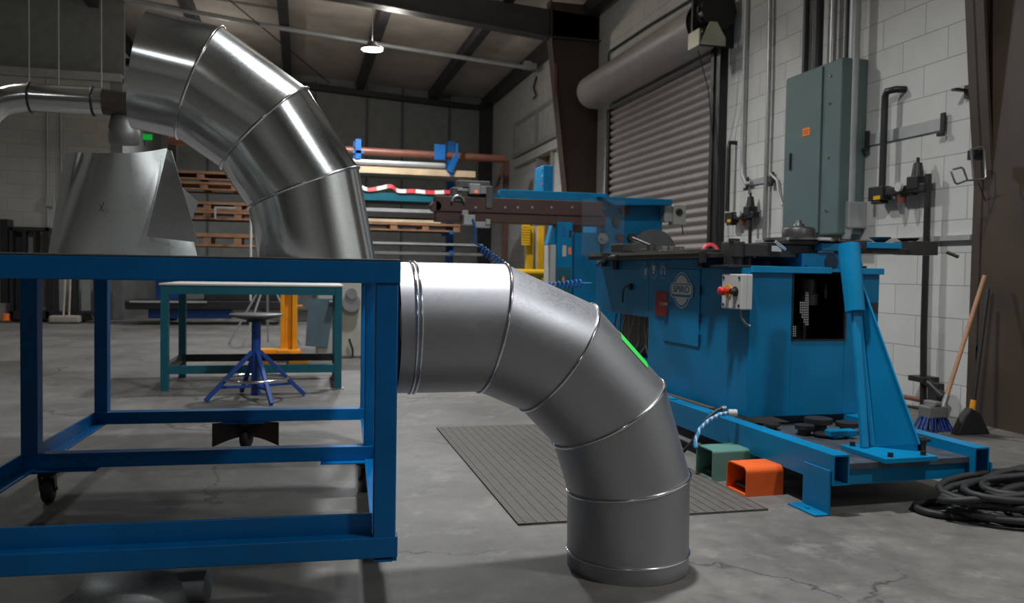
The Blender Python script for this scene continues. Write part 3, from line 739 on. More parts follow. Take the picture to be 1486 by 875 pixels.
def smooth(L,n=6):
    out=[]
    for i in range(len(L)-1):
        q=[L[max(0,min(len(L)-1,j))] for j in(i-1,i,i+1,i+2)]
        for k in range(n):
            t=k/n;p0,p1,p2,p3=q;out.append(.5*((2*p1)+(p2-p0)*t+(2*p0-5*p1+4*p2-p3)*t*t+(3*p1-p0-3*p2+p3)*t**3))
    return out+[L[-1]]
B().tube(smooth(L2),.0165,n=8).obj('loose_loop',M_rubber,cb)
# ================================================================ BLUE ELBOW-MAKING MACHINE
MC=thing('forming_machine','long blue sheet-metal forming machine on floor beams, with grey push-button box','machine',(2.147,2.999,0),math.radians(1.874))
def MP(px,py,**k):
    """machine-local coordinates of a photo pixel on local plane u= / v= / z="""
    r=R.T@np.array([(px-CX)/F,(py-CY)/F,1.]);th=math.radians(1.874);u=np.array([math.cos(th),math.sin(th)]);v=np.array([-math.sin(th),math.cos(th)])
    O=np.array([2.147,2.999])
    if 'v' in k:t=(O@v+k['v'])/(r[:2]@v)
    elif 'u' in k:t=(O@u+k['u'])/(r[:2]@u)
    else:t=(k['z']-1)/r[2]
    w=r*t+EYE;dd=w[:2]-O;return Vector((dd@u,dd@v,w[2]))
def rtube(b,x0,x1,y0,y1,z0,z1,w=.007):
    b.box(x0,x1,y0,y1,z0,z0+w).box(x0,x1,y0,y1,z1-w,z1).box(x0,x0+w,y0,y1,z0+w,z1-w).box(x1-w,x1,y0,y1,z0+w,z1-w)
for x0 in(0,.727):
    b=B();rtube(b,x0,x0+.08,0,3.3,.128,.256);b.obj('floor_beam',M_mach,MC)
b=B()
for y in(.95,1.5,1.9,2.4):b.box(.02,.06,y,y+.11,.2562,.264)
b.obj('weld_tab',M_machl,MC)
b=B();b.box(.08,.727,.03,.95,.185,.210);b.obj('deck_plate',mat('deck_grime',(.055,.065,.08),.5,var=.5,scale=9),MC)
b=B();b.box(.081,.726,.05,.13,.115,.184);b.obj('crossmember',M_mach,MC)
b=B();b.box(-.009,-.001,.01,.19,.0,.19).box(-.075,-.001,.01,.20,.0,.008);b.cyl((-.04,.11,.008),(-.04,.11,.012),.01,n=10);b.obj('foot_bracket',M_mach,MC,bevel=.002)
b=B();b.box(.808,.816,-.01,.17,.0,.19).box(.74,.808,-.01,.17,.0,.008);b.obj('foot_bracket',M_mach,MC,bevel=.002)
# body shell with a real front opening
FV=.87;xl,xr=.13,.925
b=B();ft=.008
wx0,wx1,wz0,wz1=.385,.712,.66,1.02
b.box(xl,wx0,FV,FV+ft,.258,1.03).box(wx1,xr,FV,FV+ft,.258,1.03).box(wx0,wx1,FV,FV+ft,.258,wz0).box(wx0,wx1,FV,FV+ft,wz1,1.03)
b.box(xl,xl+ft,FV+ft,2.07,.258,1.03).box(xr-ft,xr,FV+ft,2.07,.258,1.03).box(xl+ft,xr-ft,2.06,2.07,.258,1.03).box(xl,xr,FV,1.38,1.0301,1.036)
b.obj('body',M_mach,MC,bevel=.003)
b=B();b.box(xl,xr,1.38,3.0,1.0305,1.088).box(xl,xr,2.071,3.0,.71,1.03);b.obj('head_body',M_mach,MC,bevel=.004)
b=B();b.box(xl,.60,FV-.03,FV-.001,1.012,1.045).box(.72,xr+.005,FV-.03,FV-.001,1.012,1.045);b.obj('front_lip',M_machl,MC,bevel=.002)
# dark interior of opening
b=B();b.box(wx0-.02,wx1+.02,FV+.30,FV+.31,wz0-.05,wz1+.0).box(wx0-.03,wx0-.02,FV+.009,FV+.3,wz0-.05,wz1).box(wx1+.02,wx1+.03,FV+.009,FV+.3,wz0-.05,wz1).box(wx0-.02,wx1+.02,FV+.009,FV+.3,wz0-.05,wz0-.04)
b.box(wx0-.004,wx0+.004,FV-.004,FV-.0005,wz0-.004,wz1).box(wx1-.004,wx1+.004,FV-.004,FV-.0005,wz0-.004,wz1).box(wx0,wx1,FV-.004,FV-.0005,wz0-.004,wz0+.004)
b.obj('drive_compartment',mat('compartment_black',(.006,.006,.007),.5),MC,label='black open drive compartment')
b=B();cxm=.57
b.cyl((cxm,FV+.15,.98),(cxm,FV+.15,.90),.055,n=20).cyl((cxm,FV+.15,.90),(cxm,FV+.15,.84),.065,n=20).cyl((cxm,FV+.15,.84),(cxm,FV+.15,.80),.02,n=12)
b.box(.44,.455,FV+.1,FV+.12,.88,.96).box(.655,.67,FV+.1,FV+.12,.88,.96).cyl((.60,FV+.2,.8),(.60,FV+.2,.65),.012)
b.obj('drive_shaft',M_dark,MC)
# pale cells modelled in place of a bright reflection of perforated mesh
b=B();g=.0125
poly=[MP(x_,y_,v=FV+.08) for x_,y_ in((1172,424),(1173,471),(1169,462),(1164,455),(1161,440),(1161,436),(1169,436))]
for i in range(5):
    for j in range(14):
        x_=1161+i*2.7;y_=424+j*3.5
        if (y_<436 and x_<1167) or (y_>452 and x_<1160+(y_-452)*.45) or (y_>470):continue
        p=MP(x_,y_,v=FV+.08);b.box(p.x,p.x+.0062,FV+.08,FV+.083,p.z-.009,p.z)
b.obj('mesh_reflection',M_logo,MC,label='pale perforated patch standing in for a reflection in the black compartment');b=B()
for j in range(5):
    for i in range(2):
        p=MP(1151+i*2.7,473+j*3.3,v=FV+.08);b.box(p.x,p.x+.0062,FV+.08,FV+.083,p.z-.008,p.z)
b.obj('mesh_reflection',M_logo,MC,label='pale perforated patch standing in for a reflection in the black compartment')
# rear recess
b=B();b.box(.35,.36,2.071,3.0,.258,.709);b.obj('recess_panel',M_black,MC)
b=B();rn=random.Random(3)
for i in range(9):
    y=2.12+.085*i;w1,w2=rn.uniform(-.07,.07),rn.uniform(-.08,.08);b.tube(smooth([Vector((.22,y,.70)),Vector((.20,y+w1*.4,.62)),Vector((.19,y+w1,.52)),Vector((.21,y+w2,.44+.03*rn.random())),Vector((.27,y+w2+.05,.42))],4),.0065,n=6)
b.obj('cable_bundle',mat('cable_brown',(.28,.22,.17),.5),MC,label='brown cables hanging in the recess')
b=B();b.box(.18,.34,2.08,2.98,.36,.42);b.obj('recess_shelf',M_mach,MC)
# door panel, hinge line, handle
b=B();b.box(xl-.006,xl-.0005,1.385,1.83,.578,1.025);b.obj('door',M_mach,MC,bevel=.002)
b=B()
for z in(.60,.72,.88):b.box(xl-.012,xl-.0005,1.372,1.384,z,z+.05)
b.obj('hinge',M_navy,MC)
b=B();p=MP(917,416,u=xl);b.cyl((xl-.001,p.y,p.z),(xl-.02,p.y,p.z),.022,n=14);b.obj('latch_base',M_dark,MC)
b=B();b.tube(smooth([Vector((xl-.02,p.y,p.z)),Vector((xl-.03,p.y+.05,p.z-.005)),Vector((xl-.03,p.y+.08,p.z-.04)),Vector((xl-.03,p.y+.085,p.z-.11))],4),.007,n=8);b.obj('latch_handle',M_navy,MC)
# red notice plate
b=B();b.box(xl-.0095,xl-.0065,1.785,1.955,.733,.885);pl=b.obj('notice_plate',M_redp,MC,label='dark red notice plate')
b=B()
for k,z in enumerate((.865,.852)):b.box(xl-.0105,xl-.0095,1.80,1.865,z-.004,z)
b.box(xl-.0105,xl-.0095,1.83,1.90,.79,.82)
b.obj('plate_print',mat('faded_print',(.30,.10,.08),.5),pl)
b=B();b.cyl((xl-.006,1.755,.81),(xl-.03,1.755,.81),.012,n=12).box(xl-.04,xl-.03,1.73,1.78,.805,.815);b.obj('lock',M_chrome,MC)
# logo badge
def disc(b,yc,zcn,ry,rz_,x0,x1,n=32):
    b.prism([(x0,yc+ry*math.cos(2*PI*i/n),zcn+rz_*math.sin(2*PI*i/n)) for i in range(n)],(x1-x0,0,0))
yc,z0=1.60,.900
b=B();disc(b,yc,z0,.110,.108,xl-.010,xl-.0065);lg=b.obj('emblem',M_logo,MC,label='light oval maker emblem with a banner')
b=B();disc(b,yc,z0,.104,.103,xl-.0106,xl-.0100)
b.obj('emblem_ring',M_mach,lg)
b=B();disc(b,yc,z0,.088,.09,xl-.0112,xl-.0106);b.obj('emblem_field',M_logo,lg)
def rr(b,yc,zc_,hy,hz,x0,x1,r=.03):
    pts=[]
    for sx,sy,a0 in((1,1,0),(-1,1,PI/2),(-1,-1,PI),(1,-1,3*PI/2)):
        for i in range(6):a=a0+PI/2*i/5;pts.append((x0,yc+sx*(hy-r)+r*math.cos(a),zc_+sy*(hz-r)+r*math.sin(a)))
    b.prism(pts,(x1-x0,0,0))
b=B();rr(b,yc,z0,.145,.045,xl-.0116,xl-.0110,.035);b.obj('banner_edge',M_logo,lg)
b=B();rr(b,yc,z0,.138,.040,xl-.0120,xl-.0116,.032);b.obj('banner_band',mat('band_blue',(.01,.13,.27),.45),lg)
b=B();rr(b,yc,z0+.004,.128,.029,xl-.0124,xl-.0120,.02);b.obj('banner_field',M_logo,lg)
text_mesh('emblem_lettering','SPIRO',.056,M_logoblue,lg,(xl-.0127,yc,z0+.004),(PI/2,0,-PI/2),.0006,1.4)
# pictogram discs
for i,px in enumerate((937,949.5,963)):
    p=MP(px,393,u=xl);b=B();disc(b,p.y,p.z,.050,.052,xl-.003,xl-.0005);
    dsc=b.obj('safety_sign',mat('sign_ring',(.20,.34,.44),.5),MC,label='faded round blue safety pictogram')
    b=B();disc(b,p.y,p.z,.043,.046,xl-.0036,xl-.003);b.obj('sign_face',M_mach,dsc)
    b=B()
    if i==0:b.box(xl-.0042,xl-.0036,p.y-.018,p.y+.008,p.z-.03,p.z+.012);b.box(xl-.0042,xl-.0036,p.y-.022,p.y-.008,p.z-.0,p.z+.02)
    if i==1:b.box(xl-.0042,xl-.0036,p.y-.018,p.y+.018,p.z-.0,p.z+.036);b.box(xl-.0042,xl-.0036,p.y-.014,p.y+.014,p.z-.018,p.z-.004)
    if i==2:
        for s_ in(-1,1):b.box(xl-.0042,xl-.0036,p.y+s_*.022-.006,p.y+s_*.022+.006,p.z-.025,p.z+.006)
        b.prism([(xl-.0036,p.y+.024*math.cos(a),p.z+.01+.022*math.sin(a)) for a in[PI*k/8 for k in range(9)]]+[(xl-.0036,p.y+.018*math.cos(a),p.z+.01+.016*math.sin(a)) for a in[PI*k/8 for k in range(8,-1,-1)]],(-.0006,0,0))
    b.obj('sign_figure',M_logo,dsc)
# control box
b=B();b.box(.062,.128,.842,1.035,.820,1.002);cbx=b.obj('control_box',M_white,MC,bevel=.005,label='light grey push-button box')
b=B();b.box(.0935,.095,.841,1.036,.819,1.003);b.obj('lid_seam',M_strut,cbx)
b=B()
for y in(.862,1.015):
    for z in(.84,.983):b.cyl((.0615,y,z),(.058,y,z),.008,n=10)
b.obj('screw',M_dark,cbx)
b=B();b.cyl((.0618,.965,.912),(.058,.965,.912),.034,n=20);b.obj('yellow_ring',M_yellow,cbx)
b=B();b.cyl((.058,.965,.912),(.035,.965,.912),.016,n=16);b.lathe((.035,.965,.912),[(0,-.03),(.019,-.03),(.023,-.024),(.023,0),(.018,.004),(0,.004)],20,'x');b.obj('stop_button',M_red,cbx,label='red mushroom stop button')
b=B();b.cyl((.0618,.895,.912),(.054,.895,.912),.026,n=20).cyl((.054,.895,.912),(.03,.895,.912),.017,.015,n=16);b.obj('selector_knob',M_black,cbx)
b=B();b.tube(smooth([Vector((.10,.90,.82)),Vector((.10,.90,.785)),Vector((.11,.875,.75)),Vector((.125,.85,.735))],4),.0055,n=8);b.obj('lead',mat('lead_grey',(.25,.22,.2),.5),cbx)
# long table
b=B();b.box(.03,.60,1.10,2.92,1.0885,1.1155);b.obj('table_slab',M_dark,MC,bevel=.003)
b=B();b.box(.024,.60,1.16,2.93,1.116,1.136);b.obj('table_plate',M_chrome,MC,bevel=.001,label='bright ground steel top plate')
B().box(.0,.028,1.14,1.18,1.06,1.13).obj('table_clamp',M_black,MC,bevel=.004)
B().box(.0,.028,2.53,2.58,1.07,1.14).obj('table_clamp',M_black,MC,bevel=.004)
b=B()
p=MP(893,385,u=.11);b.cyl((.11,p.y,p.z+.04),(.11,p.y,p.z-.03),.028,.02,n=14)
p=MP(1017,378,u=.11);b.cyl((.11,p.y,p.z+.03),(.11,p.y,p.z-.035),.026,.02,n=14)
p=MP(876,383,u=.11);b.cyl((.11,p.y,p.z+.04),(.11,p.y,p.z-.02),.024,.018,n=14)
b.obj('stop_knob',M_black,MC)
b=B();b.tube([MP(866,385,u=.02),MP(874,378,u=.02),MP(884,374,u=.02),MP(894,372,u=.02)],.012,n=8);b.obj('clamp_lever',M_black,MC)
b=B()
p=MP(945,357,v=2.1);q=MP(919,346,v=2.3);b.tube([q,p],.014,n=8);b.cyl(Vector((p.x,p.y,1.136)),p+Vector((0,0,.01)),.03,n=12);b.obj('clamp_lever',M_black,MC)
b=B()
for px,s_ in((905,.05),(948,.05)):
    p=MP(px,358,v=2.2);B().box(p.x-s_,p.x+s_,2.1,2.3,1.1365,1.19 if px<910 else 1.165).obj('stop_block',M_dark,MC,bevel=.006)
b=B()
for px in(961,971,985):
    p=MP(px,360,v=1.7);B().box(p.x-.018,p.x+.018,1.66,1.72,1.1365,1.165).obj('gauge_block',M_chrome,MC,bevel=.003)
# long rear bar and red loop on table
b=B();p=MP(1000,352,v=1.5);q=MP(1100,352,v=1.2);b.box(.24,.60,1.15,1.25,1.1365,1.165);b.obj('fence_bar',M_dark,MC,bevel=.003)
b=B();p=MP(1031,355,v=2.0);b.tube(arc((p.x,p.y,1.14),.055,0,PI,12),.012,n=8);b.obj('red_loop',mat('red_rubber',(.55,.04,.05),.4),MC,label='red rubber loop')
# turret tooling
ty=1.05
b=B();b.box(.155,.60,.96,1.12,1.095,1.165).box(.36,.58,.93,1.12,1.165,1.19).box(.28,.36,.955,1.12,1.165,1.175);b.obj('tool_arm',M_dark,MC,bevel=.006)
b=B();b.box(.10,.165,.98,1.12,1.09,1.175).cyl((.12,1.02,1.175),(.12,1.02,1.19),.03,n=14);b.obj('arm_end',M_dark,MC,bevel=.006)
b=B();p=MP(1125,350,v=.93);q=MP(1140,362,v=.92);b.tube([p,q],.009,n=8);b.box(.29,.35,.93,.955,1.125,1.155);b.obj('lock_lever',M_chrome,MC)
b=B();b.tube([MP(1078,361,v=1.0),MP(1088,366,v=.98),MP(1095,374,v=.97)],.009,n=8);b.obj('lock_lever',M_dark,MC)
b=B();b.cyl((.14,1.05,1.037),(.14,1.05,1.095),.055,n=18).cyl((.21,1.05,1.037),(.21,1.05,1.095),.035,n=16).box(.05,.35,.95,1.15,1.037,1.05);b.obj('arm_pivot',M_black,MC,bevel=.003)
b=B();b.cyl((.55,1.05,1.19),(.55,1.05,1.203),.20,n=40);b.obj('turntable_plate',M_chrome,MC,bevel=.002,label='round bright steel plate')
b=B();b.lathe((.535,1.05,1.203),[(.088,0),(.088,.05),(.075,.062),(.03,.066),(.03,.078),(.014,.084),(.014,.10),(0,.10)],28);b.obj('forming_roll',M_black,MC,label='black round forming roll')
b=B();b.prism([(.475,.93,1.03),(.775,.93,1.03),(.775,.93,1.12),(.62,.93,1.127),(.475,.93,1.118)],(0,.3,0)).box(.575,.72,.90,1.0,1.135,1.175);b.obj('tool_head',M_machl,MC,bevel=.004)
b=B();disc_=[];b.cyl((.66,.929,1.075),(.66,.926,1.075),.042,n=24);b.cyl((.50,.929,1.045),(.50,.925,1.045),.010,n=10);b.obj('head_port',M_navy,MC)
b=B();b.cyl((.69,1.1,1.18),(.69,1.1,1.215),.09,.11,n=24);b.obj('support_disc',M_black,MC)
# right arm
b=B();b.box(.80,1.36,1.0,1.1,1.13,1.16).box(.80,.98,1.0,1.1,1.13,1.20).box(1.22,1.40,.97,1.12,1.128,1.205);b.obj('outrigger_arm',M_dark,MC,bevel=.004)
b=B();b.box(.94,1.16,.98,1.09,1.158,1.192);b.obj('arm_cover',M_machl,MC,bevel=.003)
for px in(1277,1318):
    p=MP(px,352,v=1.05);b=B();b.lathe((p.x,1.05,1.192),[(0,0),(.02,0),(.055,.025),(.06,.032),(0,.032)],20);b.obj('support_pad',M_black,MC)
b=B();b.tube([MP(1374,366,v=.98),MP(1384,370,v=.95),MP(1391,373,v=.93)],.010,n=8);b.obj('lock_lever',M_black,MC)
b=B();b.cyl((.80,1.02,1.03),(.80,1.02,1.17),.028,n=14)
for k in range(4):b.cyl((.82,1.05,1.045+.016*k),(.82,1.05,1.058+.016*k),.13-.022*k,n=24)
b.obj('bellows',M_black,MC)
b=B();b.box(.86,.90,.845,.86,.80,.86);b.obj('cable_gland',M_dark,MC)
# brace on deck
b=B();b.box(.25,.52,-.01,.28,.2105,.232);b.obj('brace_foot',M_machl,MC,bevel=.002)
b=B()
for x_,y_ in((.30,.02),(.47,.02),(.50,.12),(.29,.25)):b.cyl((x_,y_,.232),(x_,y_,.25),.013,n=6)
b.obj('anchor_bolt',M_black,MC)
tb=Vector((.335,.20,.232));tt=Vector((.378,.43,1.15));mid=tb.lerp(tt,.68)
b=B();b.cyl(mid-(tt-tb).normalized()*.02,tt,.044,.050,n=24);b.obj('brace_sleeve',M_machl,MC)
b=B();b.beam(tb+Vector((-.02,0,0)),mid,.036,.02,(0,1,0)).beam(tb+Vector((.035,.02,0)),mid+Vector((.02,.01,0)),.03,.02,(0,1,0));b.obj('brace_post',M_machl,MC,bevel=.003)
g0=tb.lerp(tt,.80)+Vector((.045,0,0));g1=tb+Vector((.05,.01,0));g2=Vector((.505,.09,.232))
b=B();b.prism([g0,g1,g2,g2+Vector((0,0,.03))],(0,.012,0));b.obj('brace_gusset',M_mach,MC,bevel=.002)
b=B();b.beam(g0,g2+Vector((0,0,.03)),.026,.008,(1,0,.3));b.obj('gusset_edge',M_machl,MC)
b=B();b.box(.53,.56,.10,.13,.211,.29).box(.515,.575,.09,.14,.27,.285);b.obj('deck_stop',M_black,MC,bevel=.003)
B().box(.53,.55,.35,.37,.211,.3).obj('deck_stop',M_black,MC,bevel=.003)
# spare dies on deck
dl=['black steel die stack at the left of the deck, largest','low round black die next to the blue spacer block','flat black die behind the blue spacer block','squat black die closest to the brace','black square die leaning at the machine body']
sp=[(.30,.62,.045,.05),(.37,.55,.05,.018),(.44,.70,.06,.065),(.55,.62,.05,.055),(.22,.78,.04,.03)]
def TM(p):return MC.matrix_world@p
Mm=Matrix.Translation((2.147,2.999,0))@Matrix.Rotation(math.radians(1.874),4,'Z')
for (x_,y_,r_,h_),l_ in zip(sp,dl):
    p=Mm@Vector((x_,y_,.2105));t=thing('steel_die',l_,'die',p,random.random(),'spare dies on the machine deck')
    b=B();b.cyl((0,0,0),(0,0,h_*.6),r_*.7,n=12);b.obj('die_base',M_black,t,bevel=.003)
    b=B();b.cyl((0,0,h_*.6+.0005),(0,0,h_),r_*1.15,n=6 if r_<.05 else 20);b.obj('die_plate',M_dark,t,bevel=.002)
p=Mm@Vector((.42,.50,.2105));b=B();b.box(-.075,.075,-.025,.025,.012,.045).box(-.05,-.03,-.02,.02,0,.012).box(.03,.05,-.02,.02,0,.012)
o=b.obj('spacer_block',M_machl,bevel=.008);o.location=p;tag(o,'blue rounded spacer block lying among the black dies','block')
# ================================================================ BROOMS
def tool(name,label,foot,top,m,hm,r=.014,kind=0):
    t=thing(name,label,'broom',foot);f=Vector(foot);d=Vector(top)-f
    B().cyl(d*.22,d,r,n=12).obj('handle',m,t)
    B().cyl(d*.12,d*.23,r*1.5,r*1.2,n=12).obj('ferrule',hm,t)
    return t,d
t,d=tool('deck_brush','wooden-handled blue brush with metal clamp leaning on the block wall','x' and (4.02,4.56,.0),(4.40,4.60,1.02),M_wood,M_zinc)
b=B();b.box(-.10,.05,-.05,.05,.09,.17).box(-.06,.0,-.055,.055,.17,.2);b.obj('clamp_head',M_zinc,t,bevel=.01)
b=B()
rn=random.Random(2)
for i in range(60):
    x_=-.10+.15*rn.random();y_=-.045+.09*rn.random();b.cyl((x_,y_,.1),(x_*1.7+.02,y_*1.5,.002),.006,.004,n=5)
b.obj('bristles',mat('bristle_blue',(.015,.05,.25),.6),t)['kind']='stuff'
t,d=tool('push_broom','dark-handled black broom with an orange socket beside the wooden-handled brush','x' and (4.17,4.44,.0),(4.37,4.54,.93),M_dark,M_yellowj)
b=B();b.prism([(-.12,-.03,.0),(.14,-.03,.0),(.07,-.02,.13),(.0,-.02,.17),(-.05,-.02,.12)],(0,.06,0));b.obj('broom_head',M_rubber,t,bevel=.008)
# ================================================================ CENTRE-BACK SEAMER (blue machine with horn)
Y=7.5
sm_=thing('seam_machine','blue seaming machine with a long brown horn, behind the grey elbow','machine',(3.1,Y,0))
so=Vector((3.1,Y,0))
def Q(px,py,y=Y):return P(px,py,y=y)-so
def qbox(b,x0,y0,x1,y1,ya,yb):
    """box whose near face (local depth ya) covers the photo rectangle"""
    p=P(x0,y1,y=Y+ya)-so;q=P(x1,y0,y=Y+ya)-so
    b.box(p.x,q.x,ya,yb,min(p.z,q.z),max(p.z,q.z));return b
b=B();qbox(b,726,281,882,298,0,.12);b.obj('upper_beam',M_machl,sm_,bevel=.004)
b=B();qbox(b,702,282,727,290,.03,.1);b.obj('beam_tip',M_mach,sm_)
M_horn=mat('horn_brown',(.085,.042,.032),.45)
b=B();qbox(b,632,293,876,306,-.06,.1);b.cyl(Q(632,293)+Vector((0,-.06,-.04)),Q(632,293)+Vector((0,.1,-.04)),.045);b.obj('upper_horn',M_horn,sm_,bevel=.006)
b=B();qbox(b,632,309,880,321,-.04,.1);b.obj('lower_horn',M_horn,sm_,bevel=.01)
for px in(733,751,772,712,690,800,830):
    p=Q(px,301,Y-.06);B().cyl(p,p+Vector((0,-.01,0)),.012,n=8).obj('horn_bolt',M_zinc,sm_)
b=B();qbox(b,656,272,672,292,-.08,.05);qbox(b,664,263,712,272,-.02,.08);qbox(b,705,270,716,302,-.08,.02);qbox(b,668,268,708,292,.03,.06);b.obj('carriage',mat('carriage_grey',(.10,.10,.10),.4),sm_,bevel=.01)
b=B();qbox(b,682,267,697,281,-.09,-.02);b.obj('sensor_box',M_strut,sm_,bevel=.004,label='light grey sensor box')
b=B();p=Q(691,278,Y-.095);b.box(p.x-.01,p.x+.01,p.y-.004,p.y+.004,p.z-.01,p.z+.01);b.obj('indicator',emis('red_indicator',(1,.12,.03),1.5),sm_,label='red indicator lamp')
b=B();b.tube(arc(Q(665,293,Y-.1),.055,0.1,PI,12),.012,n=8);b.obj('hose_loop',M_zinc,sm_)
b=B();qbox(b,664,274,680,277,-.1,-.05);qbox(b,697,270,706,281,-.09,-.03);b.obj('carriage_fitting',M_zinc,sm_,bevel=.003)
b=B();qbox(b,673,312,690,326,-.14,-.02);qbox(b,690,322,712,330,-.12,-.03);qbox(b,705,318,712,326,-.14,-.1);qbox(b,671,305,680,312,-.12,-.03);b.obj('weld_head',M_strut,sm_,bevel=.006)
b=B();b.tube(smooth([Q(686,318,Y-.15),Q(690,335,Y-.15),Q(688,350,Y-.14),Q(697,357,Y-.13)],5),.010,n=8)
pts=[]
c0,c1=Q(697,360,Y-.12),Q(730,385,Y-.1)
for i in range(97):
    t_=i/96;a=2*PI*8*t_;c=c0.lerp(c1,t_);pts.append(c+Vector((.0,.03*math.cos(a),.03*math.sin(a)))+Vector((.018*math.sin(a),0,0)))
b.tube(pts,.008,n=6);b.obj('coil_hose',M_cord,sm_,label='blue coiled air hose')
b=B();pts=[];c0,c1=Q(790,417,Y-.35),Q(845,411,Y-.35)
for i in range(109):
    t_=i/108;a=2*PI*9*t_;c=c0.lerp(c1,t_);pts.append(c+Vector((.008*math.sin(a),.03*math.cos(a),.035*math.sin(a))))
pts.append(Q(858,411,Y-.35));b.tube(pts,.008,n=6);b.obj('coil_hose',M_cord,sm_)
# tower and column
b=B();qbox(b,788,240,803,282,.25,.55);b.obj('tower_box',M_machl,sm_,bevel=.008)
b=B()
for yy in(246,256,266):
    p=Q(786,yy,Y+.3);b.cyl(p,p+Vector((.03,0,0)),.016,n=12)
b.obj('tower_lamp',M_chrome,sm_)
b=B();p=Q(786,268,Y+.29);b.cyl(p,p+Vector((.03,0,0)),.018,n=12);b.obj('tower_button',M_red,sm_)
b=B();qbox(b,806,322,832,470,-.05,.25);b.obj('column',M_machl,sm_,bevel=.015)
b=B();p0,p1,p2,p3=Q(806,326,Y),Q(815,326,Y),Q(815,354,Y),Q(798,354,Y);b.prism([p0,p1,p2,p3],(0,.2,0));b.obj('column_gusset',M_machl,sm_)
b=B();qbox(b,797,355,811,480,-.02,.2);b.obj('panel_box',M_white,sm_,bevel=.006,label='off-white side box')
b=B();qbox(b,810,388,829,480,-.12,-.052);b.obj('junction_cover',M_teal,sm_,bevel=.006)
for px,py,m_,w_,h_ in((819,336,M_rackb,2.6,7),(828,339,M_navy,2,5),(819,364,M_logo,3,8),(827,364,M_orl,2.2,5)):
    b=B();qbox(b,px-w_,py-h_,px+w_,py+h_,-.056,-.051);b.obj('warning_label',m_,sm_,label={M_rackb:'blue round safety sign',M_navy:'dark safety sign',M_logo:'white round safety sign',M_orl:'orange warning label'}[m_])
b=B();p=[Q(815,407,Y-.121),Q(820,407,Y-.121),Q(817.5,400,Y-.121)];b.prism(p,(0,-.003,0));b.obj('warning_label',M_orl,sm_,label='orange warning triangle')
b=B();qbox(b,831,338,872,480,.05,.5);b.obj('cabinet',M_mach,sm_,bevel=.008)
b=B();qbox(b,872,296,962,480,.1,.7);b.obj('housing',M_mach,sm_,bevel=.01)
b=B();p=P(870,285,y=Y-.1)-so;q=P(976,296,y=Y-.1)-so;b.prism([(p.x,-.1,p.z),(q.x,-.1,p.z-.0),(q.x,-.1,p.z-.055),(p.x+.15,-.1,p.z-.075)],(0,.7,0));b.obj('top_hood',M_mach,sm_,bevel=.005)
b=B();p=Q(948,358,Y-.0)
pr_=[(p.x+.24*math.cos(a),-.02,p.z-.07+.24*math.sin(a)) for a in[PI*k/16 for k in range(17)]];b.prism(pr_,(0,.1,0));b.obj('wheel_guard',mat('guard_grey',(.10,.105,.11),.5),sm_,bevel=.006,label='dark grey half-round guard')
b=B();p=Q(876,346,Y);b.cyl((p.x,.09,p.z),(p.x,.02,p.z),.052,n=24).cyl((p.x,.02,p.z),(p.x,-.01,p.z),.02,n=12);b.obj('hand_wheel',M_zinc,sm_)
b=B()
for px,py,r_ in((905,305,.05),(898,345,.04),(892,322,.035),(915,345,.04)):
    p=Q(px,py,Y+.1);b.cyl((p.x,.1,p.z),(p.x,.05,p.z),r_,n=16)
b.obj('bearing',mat('bearing_brown',(.06,.035,.03),.5),sm_)
b=B();qbox(b,834,306,872,322,.0,.3);b.obj('horn_seat',M_dark,sm_)
b=B();qbox(b,964,297,977,322,-.0,.12);b.obj('switch_housing',M_strut,sm_,bevel=.01)
b=B();qbox(b,977,297,996,326,-.03,.09);xb=b.obj('switch_box',M_beige,sm_,bevel=.008,label='beige switch box with a black round knob')
b=B();p=Q(985,308,Y-.03);b.cyl((p.x,-.031,p.z),(p.x,-.05,p.z),.033,n=20);b.obj('knob',M_black,xb)
b=B();p=Q(990,325,Y);b.tube([(p.x,.0,p.z),(p.x+.01,0,p.z-.1)],.006,n=6);b.obj('lead',M_black,xb)
m_,nt,bb=_nt('clear_guard');nt.nodes.remove(bb);tr=N(nt,'ShaderNodeBsdfTransparent');gl=N(nt,'ShaderNodeBsdfPrincipled');gl.inputs['Base Color'].default_value=(.25,.3,.35,1);gl.inputs['Roughness'].default_value=.3
mxs=N(nt,'ShaderNodeMixShader');mxs.inputs[0].default_value=.10;nt.links.new(tr.outputs[0],mxs.inputs[1]);nt.links.new(gl.outputs[0],mxs.inputs[2]);nt.links.new(mxs.outputs[0],nt.nodes['Material Output'].inputs['Surface'])
b=B();p=Q(845,288,Y-.22);q=Q(905,372,Y-.22);b.box(p.x,q.x,-.22,-.216,q.z,p.z);b.obj('clear_guard',m_,sm_,label='clear plastic guard sheet')
b=B();qbox(b,800,470,985,500,-.1,.8)
b=B();b.box(-.7,.7,-.1,.7,0,.06).box(-.35,.35,.15,.65,.06,.5);b.obj('base',M_mach,sm_,bevel=.01)
